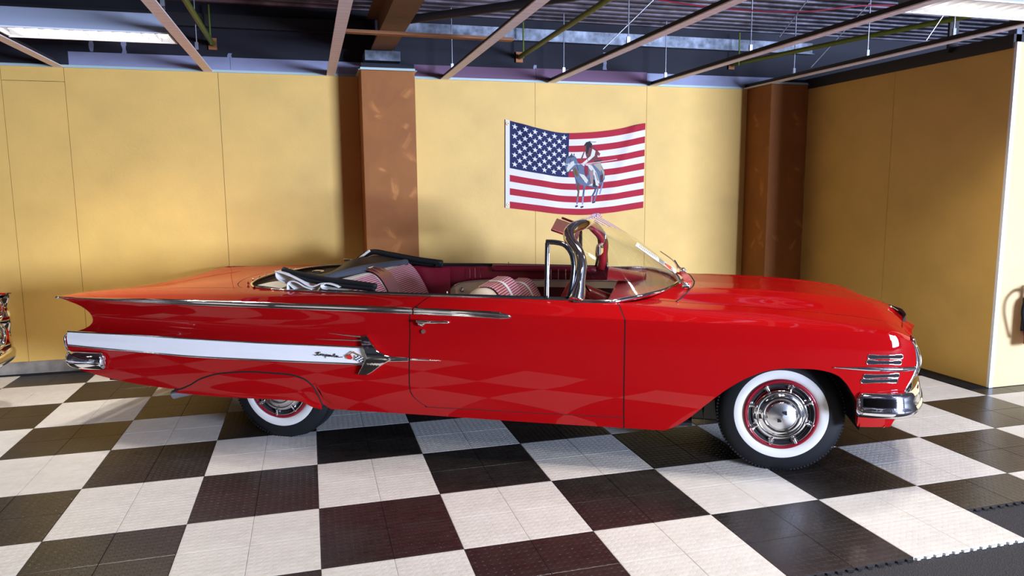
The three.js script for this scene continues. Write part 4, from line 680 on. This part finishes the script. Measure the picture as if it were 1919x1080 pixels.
// ---------------------------------------------------------------- wheels
function lathe(prof, n = 72) { return new THREE.LatheGeometry(prof.map(([r, y]) => new THREE.Vector2(r, y)), n).rotateX(Math.PI / 2); }
const treadTex = dataTex(256, (u, v) => { const h = (Math.abs(((u * 4 + (Math.floor(v * 8) % 2) * 0.5) % 1) - 0.5) < 0.13) || Math.abs((v * 8) % 1 - 0.5) > 0.42 ? 0 : 1; return [h, h, h]; });
M.tread = std({ color: lin(0.017, 0.017, 0.019), roughness: 0.6, bumpMap: rep(treadTex, 40, 1), bumpScale: 0.006 });
const hubShared = {};
function wheel(x, zs, flat) {
  const R = 0.340, w = new THREE.Group(); w.name = 'wheel'; car.add(w); w.position.set(x, R - 0.008, 0);
  const zo = 0.865, f = (g) => flip(g, zs);
  hubShared.g ??= (() => {
    const L = (p, n) => lathe(p, n);
    const o = {};
    o.tire = L([[0.19, zo - 0.03], [0.205, zo - 0.008], [0.245, zo], [0.252, zo + 0.001], [0.256, zo - 0.001], [0.29, zo - 0.006], [0.315, zo - 0.02], [0.330, zo - 0.034], [0.336, zo - 0.046], [0.340, zo - 0.07], [0.340, zo - 0.15], [0.330, zo - 0.18], [0.30, zo - 0.2], [0.2, zo - 0.19]], 96);
    // tread blocks on the shoulder
    o.lugs = mergeGeometries(Array.from({ length: 110 }, (_, k) => clean(new THREE.BoxGeometry(0.011, 0.010, 0.04).translate(0, 0.3345, zo - 0.054).rotateZ(k / 110 * Math.PI * 2))));
    // flatten the contact patch
    for (const g of [o.tire, o.lugs]) { const p = g.attributes.position; for (let i = 0; i < p.count; i++) if (p.getY(i) < -0.332) { p.setZ(i, p.getZ(i) + 0.5 * (-0.332 - p.getY(i)) * (p.getZ(i) > zo - 0.11 ? 1 : -1)); p.setY(i, -0.332); } g.computeVertexNormals(); }
    o.ww = L([[0.190, zo - 0.012], [0.198, zo - 0.002], [0.215, zo + 0.004], [0.235, zo + 0.0045], [0.248, zo + 0.002]], 96);
    o.rim = L([[0.174, zo - 0.02], [0.178, zo + 0.006], [0.185, zo + 0.012], [0.193, zo + 0.010], [0.198, zo + 0.002], [0.199, zo - 0.006]], 96);
    o.cap = L([[0.180, zo - 0.01], [0.178, zo + 0.007], [0.172, zo + 0.010], [0.166, zo + 0.004], [0.158, zo - 0.006], [0.148, zo + 0.004], [0.138, zo + 0.014], [0.128, zo + 0.018], [0.122, zo + 0.015], [0.118, zo + 0.012], [0.112, zo + 0.020], [0.098, zo + 0.026], [0.088, zo + 0.024], [0.084, zo + 0.019], [0.081, zo + 0.028], [0.076, zo + 0.033], [0.072, zo + 0.034]], 96);
    o.center = L([[0.0001, zo + 0.052], [0.03, zo + 0.047], [0.0715, zo + 0.036], [0.073, zo + 0.030]], 72);
    const capZ = pchip([[0.146, 0.006], [0.150, 0.0035], [0.158, -0.0045], [0.166, 0.0058], [0.172, 0.0118]]);
    o.slot = grid(14, 6, (u, v) => { const a = lerp(-0.29, 0.29, u) + Math.PI / 2, r = lerp(0.171, 0.152, v); return [r * Math.cos(a), r * Math.sin(a), zo + capZ(r) + 0.001]; });
    o.spoke = mergeGeometries([clean(new RoundedBoxGeometry(0.016, 0.05, 0.026, 2, 0.006).translate(0, 0.156, zo + 0.006)), clean(new THREE.ConeGeometry(0.009, 0.028, 10).translate(0, 0.152, zo + 0.018))]);
    return o;
  })();
  const h = hubShared.g;
  part('tire', [f(h.tire), f(h.lugs)], M.rubber, w); part('whitewall', f(h.ww), M.whitewall, w); part('rim', f(h.rim), M.rimred, w, 'red painted rim edge');
  part('hubcap', f(h.cap), M.chrome, w); part('hubcap_center', f(h.center), M.satin, w);
  for (let k = 0; k < 8; k++) { const a = k * Math.PI / 4 + 0.39; part('hubcap_slot', f(h.slot).clone().rotateZ(a + Math.PI / 8), M.gap, w); part('hubcap_spoke', f(h.spoke).clone().rotateZ(a), M.chrome, w); }
  part('hub_flags', [f(box(0.002, 0.026, 0.008, 0.03, zo + 0.042, zo + 0.049)), f(box(-0.026, -0.006, -0.03, -0.010, zo + 0.042, zo + 0.049)), f(rod([-0.012, -0.012, zo + 0.048], [0.014, 0.016, zo + 0.048], 0.0025, 5))], M.gap, w);
  w.rotation.z = zs * (x > 0 ? 0.1 : 0.25);
}
wheel(1.476, 1); wheel(-1.535, 1); wheel(1.476, -1); wheel(-1.535, -1);
// wheel houses, underbody, frame, exhaust
both((s) => {
  part('front_wheel_house', [flip(grid(30, 4, (u, v) => { const a = lerp(-0.15, Math.PI + 0.25, u); return [1.46 + 0.40 * Math.cos(a), 0.34 + 0.325 * Math.sin(a), lerp(0.955, 0.55, v)]; }), s), flip(box(1.02, 1.9, 0.25, 0.68, 0.545, 0.55), s)], M.gap, car);
  part('rear_wheel_house', [flip(grid(30, 4, (u, v) => { const a = lerp(0, Math.PI, u); return [-1.54 + 0.42 * Math.cos(a), 0.34 + 0.36 * Math.sin(a), lerp(0.95, 0.5, v)]; }), s), flip(box(-1.96, -1.12, 0.26, 0.7, 0.495, 0.5), s)], M.gap, car);
  part('frame_rail', [flip(rbox(0.36, 0.14, 0.05, 0.015, 1.06, 0.255, 0.56), s), flip(rbox(1.8, 0.09, 0.07, 0.01, 0.0, 0.235, 0.62), s)], M.under, car);
});
part('underbody', [box(-2.7, 2.05, 0.30, 0.32, -0.52, 0.52), box(-1.12, 1.0, 0.262, 0.28, -0.95, 0.95), box(-2.75, -1.97, 0.335, 0.35, -0.9, 0.9)], M.gap, car);
part('axle', [capsTube([[-1.535, 0.335, -0.8], [-1.535, 0.335, 0.8]], 0.04, 4, 10), capsTube([[1.476, 0.30, -0.8], [1.476, 0.30, 0.8]], 0.03, 4, 10)], M.under, car);
part('exhaust_pipe', [lathe([[0.030, 0], [0.030, 0.30], [0.026, 0.30], [0.026, 0]], 24).rotateY(Math.PI / 2).rotateZ(0.25).translate(-2.36, 0.225, 0.79)], M.zinc, car);
// ---------------------------------------------------------------- sign on the windshield
{
  const t = canvasTex(256, 420, (c, w, h) => {
    c.fillStyle = '#f4f2ee'; c.fillRect(0, 0, w, h); c.fillStyle = '#444';
    c.fillStyle = '#666'; for (let k = 0; k < 11; k++) { c.fillRect(34, 34 + k * 17, 120 + 60 * hash(k, 3), 4); }
    c.fillStyle = '#b9b2a6'; c.fillRect(14, 240, w - 28, 150); c.fillStyle = '#8d8a80'; c.fillRect(14, 240, w - 28, 50);
    c.fillStyle = '#d9542b'; c.beginPath(); c.moveTo(30, 350); c.lineTo(70, 312); c.lineTo(170, 306); c.lineTo(226, 344); c.lineTo(220, 366); c.lineTo(36, 368); c.fill(); c.fillStyle = '#333'; c.fillRect(90, 300, 60, 12); c.beginPath(); c.arc(70, 366, 13, 0, 7); c.arc(188, 366, 13, 0, 7); c.fill();
  });
  const o = thing('display_card', 'white printed information card with a car picture on the windshield', 'sign', [0, 0, 0]);
  o.position.copy(car.position); o.rotation.y = car.rotation.y;
  const a = V(0.905, 1.022, 0.02), up = V(-0.265, 0.185, 0).normalize(), nrm = V(up.y, -up.x, 0).normalize(), L = 0.315, W = 0.30;
  part('card', grid(1, 1, (u, v) => { const q = a.clone().addScaledVector(up, L * v).addScaledVector(nrm, 0.006); return [q.x, q.y, q.z + W * (0.5 - u) + 0.10]; }, (u, v) => [1 - u, v]), std({ map: t, roughness: 0.6 }), o);
  part('card_backing', grid(1, 1, (u, v) => { const q = a.clone().addScaledVector(up, L * v).addScaledVector(nrm, 0.004); return [q.x, q.y, q.z + W * (0.5 - u) + 0.10]; }), M.white, o);
}
// ---------------------------------------------------------------- flag
{
  const W = 2048, H = 1216;
  const tex = canvasTex(W, H, (c) => {
    const RED = '#a30f26', WHT = '#d8d0cb', BLU = '#121a45', x0 = 60;
    c.fillStyle = WHT; c.fillRect(0, 0, W, H);
    for (let k = 0; k < 13; k++) { c.fillStyle = k % 2 ? WHT : RED; c.fillRect(x0, k * H / 13, W - x0, H / 13 + 1); }
    c.fillStyle = BLU; const cw = 840, ch = H * 7 / 13; c.fillRect(x0, 0, cw, ch);
    c.fillStyle = WHT;
    const star = (x, y, r) => { c.beginPath(); for (let i = 0; i < 10; i++) { const a = -Math.PI / 2 + i * Math.PI / 5, q = i % 2 ? r * 0.39 : r; c.lineTo(x + q * Math.cos(a), y + q * Math.sin(a)); } c.fill(); };
    for (let r = 0; r < 9; r++) { const n = r % 2 ? 5 : 6; for (let k = 0; k < n; k++) star(x0 + cw * (2 * k + 1 + (r % 2)) / 12, ch * (r + 1) / 10, 44); }
    // printed horse and rider, drawn as flat ink shapes
    const ink = (h) => { const k = new THREE.Color(h), f = k.getHex() % 256 > 180 ? 0.80 : 0.50; return '#' + k.multiplyScalar(f).getHexString(); };
    const P = (col, pts) => { c.fillStyle = ink(col); c.beginPath(); pts.forEach(([x, y], i) => i ? c.lineTo(x, y) : c.moveTo(x, y)); c.closePath(); c.fill(); };
    const S = (col, w, pts) => { c.strokeStyle = ink(col); c.lineWidth = w; c.lineCap = 'round'; c.lineJoin = 'round'; c.beginPath(); pts.forEach(([x, y], i) => i ? c.lineTo(x, y) : c.moveTo(x, y)); c.stroke(); };
    const ox = 780, oy = 90, k = 2.62, q = (pts) => pts.map(([x, y]) => [ox + (x - 40) * k * 0.52, oy + (y - 130) * k * 0.45]);
    P('#7d8ba3', q([[110, 350], [150, 335], [200, 350], [240, 430], [290, 470], [400, 450], [480, 490], [520, 560], [520, 650], [480, 720], [430, 760], [330, 720], [250, 700], [205, 640], [185, 560], [170, 500], [140, 540], [105, 545], [92, 490], [95, 400]]));
    P('#d8d2bf', q([[130, 430], [185, 400], [195, 450], [150, 500], [118, 545], [108, 500]])); P('#8a6a3a', q([[180, 480], [215, 500], [240, 590], [215, 600], [190, 560]])); P('#ddd6c0', q([[245, 560], [300, 580], [345, 650], [330, 690], [280, 640]])); P('#4b5268', q([[105, 370], [150, 325], [200, 345], [160, 360]])); P('#39323a', q([[150, 330], [160, 300], [170, 330]])); P('#39323a', q([[175, 330], [188, 302], [192, 335]]));
    S('#6b7690', 30, q([[215, 640], [225, 720]])); S('#7a6238', 26, q([[235, 690], [240, 790], [232, 860]])); S('#8f9bb0', 20, q([[234, 860], [226, 940]])); S('#3b3f4c', 26, q([[215, 975], [228, 970]]));
    S('#7d8ba3', 30, q([[310, 700], [298, 780], [290, 860]])); S('#98a3b6', 20, q([[290, 860], [285, 945]])); S('#3b3f4c', 26, q([[272, 985], [288, 980]]));
    S('#5d6880', 28, q([[440, 720], [420, 800], [390, 860]])); S('#98a3b6', 18, q([[390, 860], [385, 920]])); S('#7d8ba3', 22, q([[455, 760], [435, 850], [415, 925]])); S('#3b3f4c', 22, q([[398, 935], [420, 930]]));
    S('#7b93b8', 20, q([[505, 620], [500, 720], [475, 830]])); P('#3a3038', q([[395, 640], [430, 660], [440, 740], [400, 740]]));
    P('#e0d9c4', q([[320, 440], [380, 470], [430, 560], [468, 690], [462, 735], [430, 720], [410, 600], [350, 500]])); P('#b8253c', q([[300, 450], [340, 480], [345, 580], [310, 600], [298, 520]])); P('#c9a6a0', q([[355, 540], [395, 520], [400, 690], [375, 710]])); P('#e3dccb', q([[350, 715], [395, 690], [392, 722]]));
    P('#d9cdb2', q([[390, 450], [470, 440], [520, 560], [515, 640], [480, 560]])); P('#6d3b3f', q([[470, 600], [505, 590], [505, 680], [475, 690]]));
    P('#8c4b45', q([[300, 260], [380, 250], [440, 290], [435, 400], [340, 420], [310, 330]])); P('#e6ddc9', q([[380, 260], [415, 290], [405, 350], [300, 450], [262, 445], [360, 350]])); P('#9a5a50', q([[300, 280], [275, 380], [270, 430], [255, 380], [285, 290]]));
    P('#2a2228', q([[285, 215], [310, 175], [350, 165], [378, 200], [372, 250], [345, 245], [330, 310], [312, 320], [312, 240]])); P('#8c4b45', q([[292, 220], [312, 215], [312, 250], [292, 255]])); S('#2d2a33', 7, q([[345, 165], [375, 178], [422, 180]])); P('#7a4a50', q([[375, 210], [412, 235], [395, 250]])); P('#b6483f', q([[430, 280], [470, 330], [455, 365], [435, 330]]));
    P('#5a4038', q([[400, 410], [490, 400], [480, 430], [400, 432]])); S('#d9d4d0', 10, q([[60, 445], [320, 440], [470, 432], [655, 425]])); S('#8a3340', 12, q([[85, 400], [95, 410]]));
    // ink contours and coat patches
    for (const l of [[[110, 350], [95, 400], [92, 490], [105, 545], [140, 540], [170, 500], [185, 560], [205, 640], [250, 700]], [[200, 350], [240, 430], [290, 470]], [[480, 490], [520, 560], [520, 650], [480, 720]], [[330, 720], [430, 760]], [[300, 260], [310, 330], [340, 420]], [[380, 250], [440, 290], [435, 400]]]) S('#2b2a33', 5, q(l));
    for (const l of [[[150, 380], [140, 440]], [[215, 440], [235, 520]], [[260, 600], [300, 660]], [[300, 520], [330, 600]], [[420, 560], [450, 660]], [[480, 540], [500, 600]], [[225, 700], [228, 780]], [[300, 740], [294, 820]]]) S('#3c4257', 9, q(l));
    for (const l of [[[200, 520], [210, 570]], [[350, 620], [370, 680]], [[460, 700], [470, 740]]]) S('#7b5526', 10, q(l));
    c.fillStyle = '#cfd3dd'; c.fillRect(48, 0, 4, H);
  });
  tex.anisotropy = 8;
  const fl = thing('wall_flag', 'stars and stripes flag printed with a horse rider, hanging on the yellow wall', 'flag', [1.92, 1.36, ZB + 0.004]);
  const topY = pchip([[0, 0.886], [0.19, 0.815], [0.42, 0.760], [0.57, 0.770], [0.76, 0.800], [1, 0.873]]), botY = pchip([[0, 0.022], [0.23, -0.022], [0.42, -0.057], [0.54, -0.066], [0.77, -0.045], [0.85, -0.03], [1, -0.002]]);
  const cloth = part('cloth', grid(120, 60, (u, v) => {
    const y = lerp(botY(u), topY(u), v), sag = Math.sin(u * Math.PI);
    const z = 0.012 + 0.014 * sag * (0.5 + 0.5 * Math.sin(u * 7 + v * 5)) + 0.034 * Math.exp(-Math.pow((u - 0.13 - 0.24 * (1 - v)) / 0.05, 2)) * v + 0.036 * Math.exp(-Math.pow((u - 0.93 + 0.22 * (1 - v)) / 0.05, 2)) * (0.25 + 0.75 * v) + 0.005 * Math.sin(u * 23 + v * 9) * sag;
    return [u * 1.503 - 0.008 * (1 - v), y, z];
  }), std({ map: tex, roughness: 0.8 }), fl);
  for (const y of [0.845, 0.05]) part('grommet', new THREE.TorusGeometry(0.012, 0.005, 8, 20).translate(0.02, y, 0.016), M.gold, fl);
}
// ---------------------------------------------------------------- the car at the left edge: nose of a second car
{
  const c2 = thing('parked_car', 'red and chrome front end of another vintage car at the left edge', 'car', [-3.02, 0, -2.30], -0.12);
  // body axes: x forward; front at x = 0.75
  part('body', [grid(40, 30, (u, v) => {
    const x = lerp(-4.2, 0.79, u), a = lerp(-Math.PI / 2, Math.PI / 2, v), w = 0.90 - 0.05 * sstep(0.2, 0.7, x), e = Math.sign(Math.sin(a)) * Math.pow(Math.abs(Math.sin(a)), 0.45), h = Math.pow(Math.cos(a), 0.35);
    return [x + 0.05 * (1 - e * e), 0.36 + (0.50 - 0.03 * sstep(0.3, 0.75, x)) * h, w * e];
  }), grid(30, 20, (u, v) => { const x = lerp(-2.6, -0.7, u), t = Math.sin(u * Math.PI), a = lerp(0, Math.PI, v); return [x, 0.82 + 0.52 * Math.pow(t, 0.45) * Math.pow(Math.sin(a), 0.5), 0.68 * Math.cos(a)]; })], M.red, c2);
  part('grille', box(0.66, 0.70, 0.42, 0.80, -0.5, 0.5), M.gap, c2);
  for (let k = 0; k < 6; k++) part('grille_bar', rbox(0.02, 0.012, 1.0, 0.005, 0.71, 0.47 + k * 0.055, 0), M.chrome, c2);
  both((s) => {
    const hb = part('headlight_bezel', [grid(24, 12, (u, v) => { const y = lerp(0.845, 0.455, u), over = 0.065 * (1 - u) + 0.025 * Math.cos(u * 4 * Math.PI); return [0.775 + over * Math.sin(v * 1.57) + 0.01 - 0.09 * sstep(0.35, 0.6, v), y, s * (0.885 - 0.36 * Math.max(0, v - 0.25) / 0.75 + 0.012 * Math.sin(v * 3))]; }), grid(24, 4, (u, v) => { const y = lerp(0.845, 0.455, u); return [lerp(0.5, 0.78, v), y, s * (0.886 + 0.004)]; })], M.chrome, c2);
    for (const y of [0.745, 0.555]) { part('headlight', new THREE.SphereGeometry(0.085, 24, 10, 0, 7, 0, 0.9).rotateZ(-Math.PI / 2).translate(0.735, y, s * 0.72), M.glass, hb); part('headlight_ring', new THREE.TorusGeometry(0.084, 0.014, 10, 32).rotateY(Math.PI / 2).translate(0.785, y, s * 0.72), M.chrome, hb); part('headlight_bowl', new THREE.SphereGeometry(0.08, 20, 10, 0, 7, 0, 1.4).rotateZ(Math.PI / 2).translate(0.78, y, s * 0.72), M.chrome, hb); }
    for (const x of [-0.15, -3.1]) { const w = new THREE.Group(); w.name = 'wheel'; w.position.set(x, 0.33, s * 0.80); c2.add(w); part('tire', new THREE.TorusGeometry(0.25, 0.085, 14, 48), M.rubber, w); part('hubcap', new THREE.SphereGeometry(0.19, 24, 10).scale(1, 1, 0.25).translate(0, 0, s * 0.04), M.chrome, w); }
  });
  part('bumper', sweepBar([[0.35, 0.93], [0.5, 0.94], [0.70, 0.93], [0.79, 0.85], [0.85, 0.6], [0.89, 0]], dense([[-0.05, 0.455], [0.0, 0.452], [0.03, 0.44], [0.035, 0.415], [0.03, 0.385], [0.0, 0.36], [-0.05, 0.355]], 20), 100), M.chrome, c2);
  part('valance', grid(4, 30, (u, v) => { const z = lerp(0.86, -0.86, v), f = 1 - Math.pow(Math.abs(z) / 0.9, 4); return [0.60 + 0.14 * f - 0.10 * u, lerp(0.36, 0.20, u), z]; }), M.whitePaint, c2);
}
// ---------------------------------------------------------------- fire extinguisher on the right wall
{
  const o = thing('fire_extinguisher', 'fire extinguisher with black hose hanging on the pale wall at the right edge', 'extinguisher', [5.35, 0.34, ZS + 0.12]);
  part('cylinder', lathe([[0.0001, 0], [0.065, 0.0], [0.075, 0.015], [0.075, 0.30], [0.06, 0.35], [0.025, 0.375], [0.025, 0.40], [0.0001, 0.40]], 36).rotateX(-Math.PI / 2), M.red, o);
  part('valve', [rbox(0.05, 0.05, 0.05, 0.01, 0, 0.42, 0), rbox(0.02, 0.02, 0.16, 0.006, 0, 0.455, 0.03)], M.black, o);
  part('hose', capsTube([[0, 0.42, 0], [-0.07, 0.43, 0.01], [-0.145, 0.37, 0.015], [-0.16, 0.28, 0.01], [-0.125, 0.16, 0.005], [-0.088, 0.06, 0.0]], 0.014, 40, 10), M.black, o);
  part('wall_bracket', [box(-0.015, 0.03, 0.1, 0.36, -0.12, -0.11), box(-0.02, 0.02, 0.30, 0.34, -0.11, -0.06), box(-0.02, 0.02, 0.12, 0.15, -0.11, -0.07)], M.darksteel, o);
}
renderer.render(scene, camera);
